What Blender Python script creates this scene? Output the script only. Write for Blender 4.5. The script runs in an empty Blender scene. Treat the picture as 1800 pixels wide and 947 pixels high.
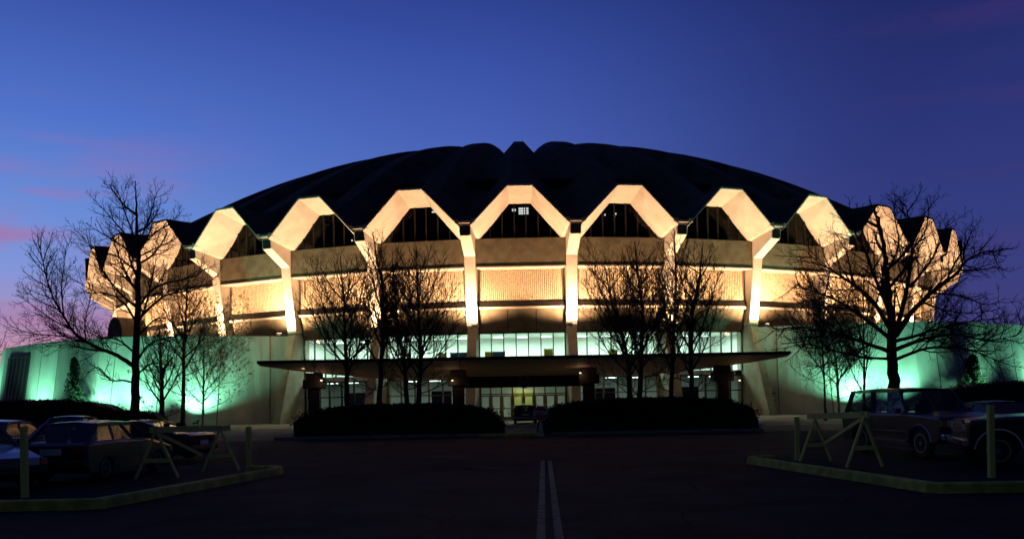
import bpy, math, random
from mathutils import Vector, Matrix
R = math.radians
PI = math.pi
sc = bpy.context.scene
col = sc.collection
random.seed(7)

# ------------------------------------------------------------ camera
FPX = 1530.0; H = 1.7; ROLL = R(1.05); PX, PY = 900.0, 704.0
cam_d = bpy.data.cameras.new('camera'); cam = bpy.data.objects.new('camera', cam_d); col.objects.link(cam)
cam_d.sensor_width = 36; cam_d.lens = 36 * FPX / 1800.0
cam_d.shift_y = (PY - 473.5) / 1800.0
cam_d.clip_start = 0.1; cam_d.clip_end = 3000
cam.rotation_mode = 'QUATERNION'
cam.rotation_quaternion = (Matrix.Rotation(R(90), 4, 'X') @ Matrix.Rotation(-ROLL, 4, 'Z')).to_quaternion()
cam.location = (0, 0, H)
sc.camera = cam
sc.view_settings.view_transform = 'Standard'; sc.view_settings.look = 'None'
sc.view_settings.exposure = 0; sc.view_settings.gamma = 1
sc.cycles.max_bounces = 5; sc.cycles.diffuse_bounces = 2; sc.cycles.glossy_bounces = 3
sc.cycles.transparent_max_bounces = 12; sc.cycles.sample_clamp_indirect = 4
sc.cycles.caustics_reflective = False; sc.cycles.caustics_refractive = False

def lin(c):
    return tuple(((v / 255) / 12.92 if v / 255 < .04045 else ((v / 255 + .055) / 1.055) ** 2.4) for v in c) + (1,)

def px(x, y, d):
    """photo pixel (1800 wide) at depth d -> world point"""
    u, v = x - PX, PY - y
    a = u * math.cos(ROLL) + v * math.sin(ROLL); b = -u * math.sin(ROLL) + v * math.cos(ROLL)
    return Vector((a * d / FPX, d, H + b * d / FPX))

# ------------------------------------------------------------ world
world = bpy.data.worlds.new("World"); sc.world = world; world.use_nodes = True
nt = world.node_tree; N = nt.nodes; L = nt.links
for n in list(N): N.remove(n)
out = N.new('ShaderNodeOutputWorld'); bg = N.new('ShaderNodeBackground')
tc = N.new('ShaderNodeTexCoord'); sep = N.new('ShaderNodeSeparateXYZ'); L.new(tc.outputs['Generated'], sep.inputs[0])
def ramp(stops, src):
    r = N.new('ShaderNodeValToRGB'); e = r.color_ramp.elements
    while len(e) > 1: e.remove(e[-1])
    e[0].position = stops[0][0]; e[0].color = lin(stops[0][1])
    for p, c in stops[1:]:
        k = e.new(p); k.color = lin(c)
    L.new(src, r.inputs[0]); return r
left = ramp([(0, (226, 140, 152)), (.05, (205, 142, 165)), (.09, (160, 142, 190)), (.14, (126, 146, 214)), (.2, (102, 138, 214)), (.29, (76, 112, 200)), (.40, (52, 78, 166)), (.6, (30, 40, 110)), (1, (18, 22, 60))], sep.outputs['Z'])
mid = ramp([(0, (110, 98, 150)), (.14, (84, 104, 178)), (.28, (68, 92, 176)), (.36, (54, 78, 162)), (.42, (42, 63, 142)), (.6, (22, 32, 92)), (1, (13, 19, 54))], sep.outputs['Z'])
right = ramp([(0, (80, 70, 114)), (.08, (60, 62, 124)), (.18, (48, 58, 126)), (.28, (38, 50, 118)), (.40, (27, 36, 98)), (.6, (16, 22, 66)), (1, (12, 17, 48))], sep.outputs['Z'])
def mrange(src, a, b):
    m = N.new('ShaderNodeMapRange'); m.interpolation_type = 'SMOOTHSTEP'
    m.inputs['From Min'].default_value = a; m.inputs['From Max'].default_value = b; L.new(src, m.inputs['Value']); return m.outputs[0]
def mixc(f, a, b):
    m = N.new('ShaderNodeMix'); m.data_type = 'RGBA'
    if hasattr(f, 'name'): L.new(f, m.inputs['Factor'])
    else: m.inputs['Factor'].default_value = f
    L.new(a, m.inputs['A'])
    if hasattr(b, 'name'): L.new(b, m.inputs['B'])
    else: m.inputs['B'].default_value = b
    return m.outputs['Result']
c1 = mixc(mrange(sep.outputs['X'], -.52, .12), left.outputs[0], mid.outputs[0])
c2 = mixc(mrange(sep.outputs['X'], -.05, .42), c1, right.outputs[0])
# thin stretched clouds near the horizon
mp = N.new('ShaderNodeMapping'); mp.inputs['Scale'].default_value = (2.2, 2.2, 13); mp.inputs['Location'].default_value = (.3, 0, .18); L.new(tc.outputs['Generated'], mp.inputs[0])
nz = N.new('ShaderNodeTexNoise'); nz.inputs['Scale'].default_value = 1.6; nz.inputs['Detail'].default_value = 7; nz.inputs['Roughness'].default_value = .55; L.new(mp.outputs[0], nz.inputs[0])
def mul(a, b):
    m = N.new('ShaderNodeMath'); m.operation = 'MULTIPLY'
    for i, v in enumerate((a, b)):
        if hasattr(v, 'name'): L.new(v, m.inputs[i])
        else: m.inputs[i].default_value = v
    return m.outputs[0]
cm = mul(mrange(nz.outputs[0], .47, .68), mrange(sep.outputs['Z'], .36, .10))
cloud_l = mul(mul(cm, mrange(sep.outputs['X'], -.22, -.45)), .65)
cloud_r = mul(mul(mrange(nz.outputs[0], .5, .7), mrange(sep.outputs['X'], .05, .35)), .22)
c3 = mixc(cloud_l, c2, lin((176, 98, 140))); c4 = mixc(cloud_r, c3, lin((78, 48, 108)))
# faint film-like mottling of the high air
sky = N.new('ShaderNodeTexSky'); sky.sky_type = 'NISHITA'; sky.sun_disc = False; sky.sun_elevation = R(-3); sky.sun_rotation = R(-60)
ad = N.new('ShaderNodeMix'); ad.data_type = 'RGBA'; ad.blend_type = 'ADD'; ad.inputs['Factor'].default_value = .06
c5 = mixc(mrange(sep.outputs['Y'], .1, -.6), c4, (.008, .017, .042, 1))
c6 = mixc(mrange(sep.outputs['X'], -.58, -.9), c5, (.03, .05, .10, 1))
L.new(c6, ad.inputs['A']); L.new(sky.outputs[0], ad.inputs['B'])
L.new(ad.outputs['Result'], bg.inputs['Color']); bg.inputs['Strength'].default_value = 1.0
L.new(bg.outputs[0], out.inputs[0])

# ------------------------------------------------------------ helpers
class MB:
    def __init__(s): s.v = []; s.f = []
    def add(s, vs, fs):
        o = len(s.v); s.v += [tuple(q) for q in vs]; s.f += [tuple(i + o for i in f) for f in fs]; return s
    def quad(s, a, b, c, d): return s.add([a, b, c, d], [(0, 1, 2, 3)])
    def box(s, x0, y0, z0, x1, y1, z1, M=None):
        vs = [Vector((x, y, z)) for z in (z0, z1) for x, y in ((x0, y0), (x1, y0), (x1, y1), (x0, y1))]
        if M is not None: vs = [M @ q for q in vs]
        return s.add(vs, [(0, 3, 2, 1), (4, 5, 6, 7), (0, 1, 5, 4), (1, 2, 6, 5), (2, 3, 7, 6), (3, 0, 4, 7)])
    def prism(s, poly, f0, f1):
        """poly: list of 2D; f0,f1 map 2D -> 3D for the two caps"""
        n = len(poly); vs = [f0(p) for p in poly] + [f1(p) for p in poly]
        fs = [tuple(range(n))[::-1], tuple(range(n, 2 * n))] + [(i, (i + 1) % n, n + (i + 1) % n, n + i) for i in range(n)]
        return s.add(vs, fs)
    def bar(s, a, b, w, h=None):
        a = Vector(a); b = Vector(b); h = h or w
        t = (b - a).normalized(); u = t.cross(Vector((0, 0, 1)))
        if u.length < .1: u = Vector((1, 0, 0))
        u.normalize(); n = u.cross(t)
        q = [u * w / 2 + n * h / 2, -u * w / 2 + n * h / 2, -u * w / 2 - n * h / 2, u * w / 2 - n * h / 2]
        return s.add([a + k for k in q] + [b + k for k in q], [(0, 1, 2, 3), (7, 6, 5, 4), (0, 4, 5, 1), (1, 5, 6, 2), (2, 6, 7, 3), (3, 7, 4, 0)])
    def tube(s, pts, rad, n=6, cap=False):
        vs = []; m = len(pts); prev = None
        for i, p in enumerate(pts):
            t = (pts[min(i + 1, m - 1)] - pts[max(i - 1, 0)])
            if t.length < 1e-6: t = Vector((0, 0, 1))
            t.normalize()
            u = t.cross(Vector((.13, 1, .07))) if prev is None else prev - t * prev.dot(t)
            if u.length < .01: u = t.cross(Vector((1, 0, 0)))
            u.normalize(); prev = u; w = t.cross(u)
            for k in range(n):
                a = 2 * PI * k / n; vs.append(p + (u * math.cos(a) + w * math.sin(a)) * rad[i])
        fs = [(i * n + k, i * n + (k + 1) % n, (i + 1) * n + (k + 1) % n, (i + 1) * n + k) for i in range(m - 1) for k in range(n)]
        if cap: fs += [tuple(range(n))[::-1], tuple(range((m - 1) * n, m * n))]
        return s.add(vs, fs)
    def lathe(s, prof, n=24, M=None):
        vs = [Vector((r * math.cos(2 * PI * k / n), r * math.sin(2 * PI * k / n), z)) for r, z in prof for k in range(n)]
        if M is not None: vs = [M @ q for q in vs]
        m = len(prof)
        fs = [(i * n + k, i * n + (k + 1) % n, (i + 1) * n + (k + 1) % n, (i + 1) * n + k) for i in range(m - 1) for k in range(n)]
        return s.add(vs, fs + [tuple(range(n))[::-1], tuple(range((m - 1) * n, m * n))])
    def build(s, name, m, parent=None, smooth=False, loc=None):
        me = bpy.data.meshes.new(name); me.from_pydata(s.v, [], s.f); me.update()
        if m: me.materials.append(m)
        if smooth: me.polygons.foreach_set('use_smooth', [True] * len(me.polygons))
        o = bpy.data.objects.new(name, me); col.objects.link(o)
        if parent is not None: o.parent = parent
        if loc: o.location = loc
        return o

def bevel(o, w, seg=2, ang=35):
    b = o.modifiers.new('bevel', 'BEVEL'); b.width = w; b.segments = seg; b.limit_method = 'ANGLE'; b.angle_limit = R(ang); return o
def empty(name, loc=(0, 0, 0), rz=0):
    o = bpy.data.objects.new(name, None); col.objects.link(o); o.location = loc; o.rotation_euler = (0, 0, rz); o.empty_display_size = .3; return o
def tag(o, label=None, cat=None, group=None, kind=None):
    if label: o['label'] = label
    if cat: o['category'] = cat
    if group: o['group'] = group
    if kind: o['kind'] = kind
    return o
def copy_tree(o, parent=None):
    c = o.copy(); col.objects.link(c); c.parent = parent
    for ch in list(o.children): copy_tree(ch, c)
    return c

def mat(name, c, rough=.8, c2=None, scale=3, bump=0, bscale=20, metal=0, spec=.5, coat=0, detail=6, lo=.35, hi=.65, emit=None, es=0, stretch=None):
    m = bpy.data.materials.new(name); m.use_nodes = True; t = m.node_tree; b = t.nodes['Principled BSDF']
    c = tuple(c) + (1,)
    b.inputs['Base Color'].default_value = c; b.inputs['Roughness'].default_value = rough; b.inputs['Metallic'].default_value = metal
    b.inputs['Specular IOR Level'].default_value = spec
    if coat: b.inputs['Coat Weight'].default_value = coat; b.inputs['Coat Roughness'].default_value = .05
    if emit: b.inputs['Emission Color'].default_value = tuple(emit) + (1,); b.inputs['Emission Strength'].default_value = es
    tcn = t.nodes.new('ShaderNodeTexCoord'); src = tcn.outputs['Object']
    if stretch:
        mpn = t.nodes.new('ShaderNodeMapping'); mpn.inputs['Scale'].default_value = stretch; t.links.new(src, mpn.inputs[0]); src = mpn.outputs[0]
    if c2:
        n = t.nodes.new('ShaderNodeTexNoise'); n.inputs['Scale'].default_value = scale; n.inputs['Detail'].default_value = detail
        t.links.new(src, n.inputs[0])
        r = t.nodes.new('ShaderNodeValToRGB'); r.color_ramp.elements[0].position = lo; r.color_ramp.elements[1].position = hi
        r.color_ramp.elements[0].color = c; r.color_ramp.elements[1].color = tuple(c2) + (1,)
        t.links.new(n.outputs[0], r.inputs[0]); t.links.new(r.outputs[0], b.inputs['Base Color'])
    if bump:
        n = t.nodes.new('ShaderNodeTexNoise'); n.inputs['Scale'].default_value = bscale; n.inputs['Detail'].default_value = 5; t.links.new(src, n.inputs[0])
        bp = t.nodes.new('ShaderNodeBump'); bp.inputs['Strength'].default_value = bump; bp.inputs['Distance'].default_value = .05
        t.links.new(n.outputs[0], bp.inputs['Height']); t.links.new(bp.outputs[0], b.inputs['Normal'])
    return m

def glass(name, tint=(.8, .9, .85), refl=.12, rough=.03):
    m = bpy.data.materials.new(name); m.use_nodes = True; t = m.node_tree
    for n in list(t.nodes): t.nodes.remove(n)
    o = t.nodes.new('ShaderNodeOutputMaterial'); tr = t.nodes.new('ShaderNodeBsdfTransparent'); gl = t.nodes.new('ShaderNodeBsdfGlossy')
    tr.inputs[0].default_value = tuple(tint) + (1,); gl.inputs['Roughness'].default_value = rough; gl.inputs[0].default_value = (1, 1, 1, 1)
    # Schlick reflectance, the same from both faces of the thin pane
    def mth(op, a, b=None):
        q = t.nodes.new('ShaderNodeMath'); q.operation = op
        for k_, v_ in enumerate((a, b)):
            if v_ is None: continue
            if hasattr(v_, 'name'): t.links.new(v_, q.inputs[k_])
            else: q.inputs[k_].default_value = v_
        return q.outputs[0]
    ge = t.nodes.new('ShaderNodeNewGeometry'); dp = t.nodes.new('ShaderNodeVectorMath'); dp.operation = 'DOT_PRODUCT'
    t.links.new(ge.outputs['Incoming'], dp.inputs[0]); t.links.new(ge.outputs['Normal'], dp.inputs[1])
    cz = mth('ABSOLUTE', dp.outputs['Value']); pw_ = mth('POWER', mth('SUBTRACT', 1.0, cz), 5.0)
    mr = t.nodes.new('ShaderNodeMath'); mr.operation = 'MULTIPLY'; mr.inputs[1].default_value = refl; mr.use_clamp = True
    t.links.new(mth('ADD', mth('MULTIPLY', pw_, .92), .05), mr.inputs[0])
    mx = t.nodes.new('ShaderNodeMixShader'); t.links.new(mr.outputs[0], mx.inputs[0]); t.links.new(tr.outputs[0], mx.inputs[1]); t.links.new(gl.outputs[0], mx.inputs[2])
    t.links.new(mx.outputs[0], o.inputs[0]); return m

M = {}
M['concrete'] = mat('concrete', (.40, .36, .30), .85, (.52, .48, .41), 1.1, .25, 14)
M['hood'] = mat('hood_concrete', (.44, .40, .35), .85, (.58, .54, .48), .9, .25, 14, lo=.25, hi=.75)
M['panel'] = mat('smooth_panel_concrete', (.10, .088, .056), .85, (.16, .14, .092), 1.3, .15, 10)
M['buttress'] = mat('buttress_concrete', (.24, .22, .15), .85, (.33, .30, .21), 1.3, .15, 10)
M['ribbed'] = mat('fractured_rib_concrete', (.40, .32, .22), .9, (.72, .62, .46), 9, 1.0, 12, lo=.35, hi=.6)
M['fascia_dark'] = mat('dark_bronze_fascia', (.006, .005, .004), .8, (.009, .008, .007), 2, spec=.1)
M['roof'] = mat('roof_membrane', (.016, .018, .022), .9, (.062, .058, .056), .3, .3, 2, stretch=(1, 1, 1))
M['wing'] = mat('wing_wall_concrete', (.38, .39, .35), .85, (.52, .52, .47), .8, .35, 14, stretch=(1, 1, .35))
M['mullion'] = mat('bronze_mullion', (.025, .02, .016), .45, (.04, .032, .026), 6)
M['mullion_light'] = mat('clerestory_mullion', (.02, .016, .012), .7, (.03, .024, .018), 6, spec=.1)
M['glass'] = glass('lobby_glass', (.86, .96, .92), 1.0)
M['glass_dark'] = glass('clerestory_glass', (.55, .57, .55), .22)
M['interior'] = mat('interior_plaster', (.70, .74, .70), .8, (.76, .78, .74), .6)
M['interior_dark'] = mat('interior_dark', (.006, .006, .006), .9, (.010, .009, .008), .8, spec=.1)
M['ceiling'] = mat('ceiling_tile', (.6, .62, .58), .9, (.66, .68, .64), 2)
M['fixture'] = mat('fluorescent_diffuser', (.9, .9, .9), .5, emit=(.8, 1, .9), es=4)
M['lamp_glow'] = mat('floodlight_lens', (.9, .9, .9), .4, emit=(1, .7, .4), es=12)
M['black'] = mat('black_metal', (.015, .015, .016), .5, (.025, .025, .025), 8)
M['canopy'] = mat('canopy_soffit', (.42, .27, .18), .7, (.50, .34, .24), 1.2)
M['pier'] = mat('brown_pier', (.018, .012, .010), .8, (.028, .02, .016), 2)
M['door_frame'] = mat('anodised_door_frame', (.30, .17, .09), .4, (.36, .21, .12), 5, metal=.5)
M['asphalt'] = mat('asphalt', (.009, .0125, .018), .9, (.021, .028, .038), .7, .8, 60, detail=12, lo=.3, hi=.7, spec=.12)
M['plaza'] = mat('plaza_concrete', (.12, .105, .085), .9, (.18, .16, .13), .3, .2, 12)
M['soil'] = mat('mulch_bed', (.03, .022, .016), 1, (.05, .04, .03), 2, .8, 20)
M['kerb'] = mat('yellow_kerb_paint', (.26, .27, .04), .8, (.56, .55, .08), 3, .4, 18)
M['kerb_plain'] = mat('grey_kerb', (.14, .14, .12), .9, (.2, .2, .17), 2, .3, 18)
M['line'] = mat('worn_road_paint', (.05, .055, .03), .85, (.17, .18, .085), 3.5, .3, 40, lo=.33, hi=.5, detail=10)
M['bark'] = mat('dark_bark', (.035, .027, .022), .95, (.06, .046, .038), 6, .6, 25, stretch=(3, 3, .6))
M['bark_light'] = mat('pale_bark', (.26, .24, .20), .9, (.38, .35, .30), 6, .4, 25)
M['leaf'] = mat('late_leaves', (.26, .27, .04), .7, (.38, .26, .05), 1.5)
M['hedge'] = mat('hedge_leaves', (.008, .012, .008), .8, (.022, .03, .018), 3, spec=.25)
M['evergreen'] = mat('evergreen_leaves', (.02, .035, .018), .9, (.035, .055, .025), 3, spec=.2)
M['wood'] = mat('weathered_wood', (.62, .62, .12), .85, (.72, .70, .18), 4, .4, 20, stretch=(1, 1, .3))
M['tyre'] = mat('tyre_rubber', (.012, .012, .012), .85, (.02, .02, .02), 9)
M['chrome'] = mat('chrome', (.75, .75, .78), .15, (.7, .7, .72), 4, metal=1)
M['rim'] = mat('wheel_rim', (.5, .5, .52), .3, (.4, .4, .42), 5, metal=.9)
M['car_glass'] = glass('car_glass', (.38, .42, .44), .9, .02)
M['car_seat'] = mat('car_interior', (.02, .02, .022), .9, (.03, .03, .03), 3)
M['tail'] = mat('tail_light_lens', (.25, .012, .01), .2, (.3, .02, .015), 5, coat=.5)
M['amber'] = mat('amber_lens', (.6, .22, .03), .2, (.6, .25, .04), 5, coat=.5)
M['headlight'] = mat('headlight_glass', (.5, .52, .55), .1, (.6, .6, .62), 5, coat=.8)
M['plate'] = mat('licence_plate', (.5, .55, .6), .5, (.55, .6, .65), 5)
M['plastic'] = mat('dark_trim_plastic', (.02, .02, .022), .6, (.03, .03, .03), 6)
def paint(name, c): return mat(name, c, .3, tuple(v * 1.12 for v in c), .7, coat=.3)
M['sign_red'] = mat('sign_red', (.40, .012, .03), .5, (.46, .018, .035), 6)
M['sign_white'] = mat('sign_white', (.7, .7, .72), .5, (.6, .6, .62), 6)

# ------------------------------------------------------------ ground
def sheet(name, pts, z, m, kind='structure'):
    o = MB().add([(x, y, z) for x, y in pts], [tuple(range(len(pts)))]).build(name, m); tag(o, kind=kind); return o
sheet('ground', [(-1400, -300), (1400, -300), (1400, 2200), (-1400, 2200)], -.02, mat('far_ground', (.03, .03, .02), 1, (.05, .045, .03), .05, .3, 2))
def cracks(m):
    t = m.node_tree; b = t.nodes['Principled BSDF']; src = b.inputs['Base Color'].links[0].from_socket
    tcn = t.nodes.new('ShaderNodeTexCoord'); nz_ = t.nodes.new('ShaderNodeTexNoise'); nz_.inputs['Scale'].default_value = .9; nz_.inputs['Detail'].default_value = 6
    t.links.new(tcn.outputs['Object'], nz_.inputs[0])
    mx_ = t.nodes.new('ShaderNodeMix'); mx_.data_type = 'RGBA'; mx_.inputs['Factor'].default_value = .25
    t.links.new(tcn.outputs['Object'], mx_.inputs['A']); t.links.new(nz_.outputs['Color'], mx_.inputs['B'])
    v = t.nodes.new('ShaderNodeTexVoronoi'); v.feature = 'DISTANCE_TO_EDGE'; v.inputs['Scale'].default_value = .45; t.links.new(mx_.outputs['Result'], v.inputs['Vector'])
    r_ = t.nodes.new('ShaderNodeMapRange'); r_.inputs['From Min'].default_value = .004; r_.inputs['From Max'].default_value = .012; r_.inputs['To Min'].default_value = .35; t.links.new(v.outputs['Distance'], r_.inputs['Value'])
    st = t.nodes.new('ShaderNodeTexNoise'); st.inputs['Scale'].default_value = .35; st.inputs['Detail'].default_value = 3; t.links.new(tcn.outputs['Object'], st.inputs[0])
    r2 = t.nodes.new('ShaderNodeMapRange'); r2.inputs['From Min'].default_value = .38; r2.inputs['From Max'].default_value = .5; r2.inputs['To Min'].default_value = .6; t.links.new(st.outputs[0], r2.inputs['Value'])
    mm = t.nodes.new('ShaderNodeMath'); mm.operation = 'MULTIPLY'; t.links.new(r_.outputs[0], mm.inputs[0]); t.links.new(r2.outputs[0], mm.inputs[1])
    vm = t.nodes.new('ShaderNodeVectorMath'); vm.operation = 'SCALE'; t.links.new(src, vm.inputs[0]); t.links.new(mm.outputs[0], vm.inputs['Scale']); t.links.new(vm.outputs[0], b.inputs['Base Color'])
cracks(M['asphalt'])
sheet('road', [(-70, -20), (70, -20), (70, 42.4), (-70, 42.4)], -.012, M['asphalt'])
sheet('plaza', [(-75, 51), (80, 51), (80, 125), (-75, 125)], -.008, M['plaza'])
sheet('drive', [(-75, 42.4), (80, 42.4), (80, 51), (-75, 51)], -.010, mat('drive_asphalt', (.05, .042, .034), .9, (.075, .062, .05), .4, .4, 30))

def kerb(name, pts, w, h, m, label=None, cat=None, closed=False):
    """a kerb following pts, the face on the right hand side"""
    b = MB(); n = len(pts); P = [Vector((x, y, 0)) for x, y in pts]
    offs = []
    for i in range(n):
        a = P[max(i - 1, 0)]; c = P[min(i + 1, n - 1)]; t = (c - a).normalized(); offs.append(Vector((-t.y, t.x, 0)))
    r = .03
    prof = [(0, -.02), (.015, h - r), (.015 + r, h), (w - r, h), (w, h - r), (w, -.02)]
    vs = [P[i] + offs[i] * d + Vector((0, 0, z)) for i in range(n) for d, z in prof]; k = len(prof)
    fs = [(i * k + j, (i + 1) * k + j, (i + 1) * k + j + 1, i * k + j + 1) for i in range(n - 1) for j in range(k - 1)]
    fs += [tuple(range(k)), tuple(range((n - 1) * k, n * k))[::-1]]
    o = b.add(vs, fs).build(name, m); tag(o, kind='structure'); return o
def arc(c, r, a0, a1, n=8): return [(c[0] + r * math.cos(R(a0 + (a1 - a0) * i / n)), c[1] + r * math.sin(R(a0 + (a1 - a0) * i / n))) for i in range(n + 1)]
lk = [(-30, 14.75), (-16, 14.72), (-7.3, 14.7), (-7.0, 14.85), (-5.75, 21.2), (-5.75, 21.8), (-6.1, 22.25), (-6.8, 22.4)]
kerb('kerb', lk, .2, .17, M['kerb'])
rk = [(6.75, 22.75), (6.2, 22.6), (5.95, 22.2), (6.05, 21.7), (7.1, 15.0), (7.3, 14.8), (16, 14.75), (30, 14.7)]
kerb('kerb', rk, .2, .17, M['kerb'])
# double centre line
for i, (x0, x1) in enumerate(((.22, .84), (.46, 1.03))):
    w = .055; ya, yb = 6.0, 24.6
    sheet('centre_line', [(x0 - .07 - w, ya), (x0 - .07 + w, ya), (x1 + w, yb), (x1 - w, yb)], -.004, M['line'])
for k in range(6):
    X = 12.2 + k * 2.9
    sheet('parking_line', [(X, 24.0), (X + .1, 24.0), (X + .1, 29.3), (X, 29.3)], -.006, M['line'])
    X = -13.2 - k * 2.9
    sheet('parking_line', [(X, 24.0), (X + .1, 24.0), (X + .1, 29.3), (X, 29.3)], -.006, M['line'])
sheet('patch_line', [(-2.55, 27.3), (-1.2, 27.4), (-1.2, 27.5), (-2.55, 27.42)], -.006, M['line'])
# hedge beds with kerbs
kerb('kerb', [(-11.6, 42.3), (-1.6, 42.2), (-.6, 42.5)], .18, .14, M['kerb_plain'])
kerb('kerb', [(1.9, 42.4), (3, 42.2), (12.2, 42.3)], .18, .14, M['kerb_plain'])
kerb('kerb', [(-1.6, 42.0), (1.3, 41.9)], .18, .13, M['kerb'])
sheet('planting_bed', [(-11.8, 42.5), (-.7, 42.5), (-.9, 52), (-11.8, 52)], .004, M['soil'])
sheet('planting_bed', [(1.7, 42.5), (12.4, 42.5), (12.4, 52), (1.9, 52)], .004, M['soil'])

# ------------------------------------------------------------ arena
CX, CY = 1.7, 130.0
arena = empty('arena', (CX, CY, 0))
tag(arena, 'round concrete arena with folded dome roof and floodlit hoods behind the bare trees', 'arena')
AZ0 = -math.degrees(math.atan2(CX, CY))   # a bay axis points at the camera
def A(az, r, z): a = R(az + AZ0); return Vector((r * math.sin(a), -r * math.cos(a), z))
def AO(az, r, s, z):
    """radius r, tangential offset s from azimuth az"""
    a = R(az + AZ0); return Vector((r * math.sin(a) + s * math.cos(a), -r * math.cos(a) + s * math.sin(a), z))
RE = 58.5; ZP = 19.35; STEP = 9.0; HALF = R(4.5)
RG = 55.3
# roof: one folded shell
RS = 115.0; ZC = 19.5 - math.sqrt(RS * RS - RE * RE)
rb = MB(); rows = []
radii = [RE, 56, 53.5, 52, 50, 48, 46, 44, 42, 40, 38, 36, 34, 32, 30, 28, 25, 22, 18, 14, 10, 6]
ZT = 35.3; R1 = 53.5
for r in radii:
    xk = 1 - (r / R1) ** 2.45; zt = 19.5 + (ZT - 19.5) * (xk + math.sqrt(xk * xk + .004)) / 2 - .05; amp = 2.8 * (r / RE) ** .9
    half = r * math.tan(HALF); wp = half * .225; wv = half * .19
    row = []
    for k in range(40):
        az = k * STEP
        for s, d in ((-wp, 0), (wp, 0), (half - wv, amp)):
            row.append(AO(az, r, s, zt - d) * 1.0)
        row.append(AO(az + STEP, r, -(half - wv), zt - amp))
    rows.append(row)
n = len(rows[0]); vs = [q for row in rows for q in row]
fs = [(i * n + j, i * n + (j + 1) % n, (i + 1) * n + (j + 1) % n, (i + 1) * n + j) for i in range(len(rows) - 1) for j in range(n)]
fs.append(tuple(range((len(rows) - 1) * n, len(rows) * n)))
rb.add(vs, fs).build('roof', M['roof'], arena)
rs = MB()
for k in range(40):   # standing seams of the membrane, kept low
    pass

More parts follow.
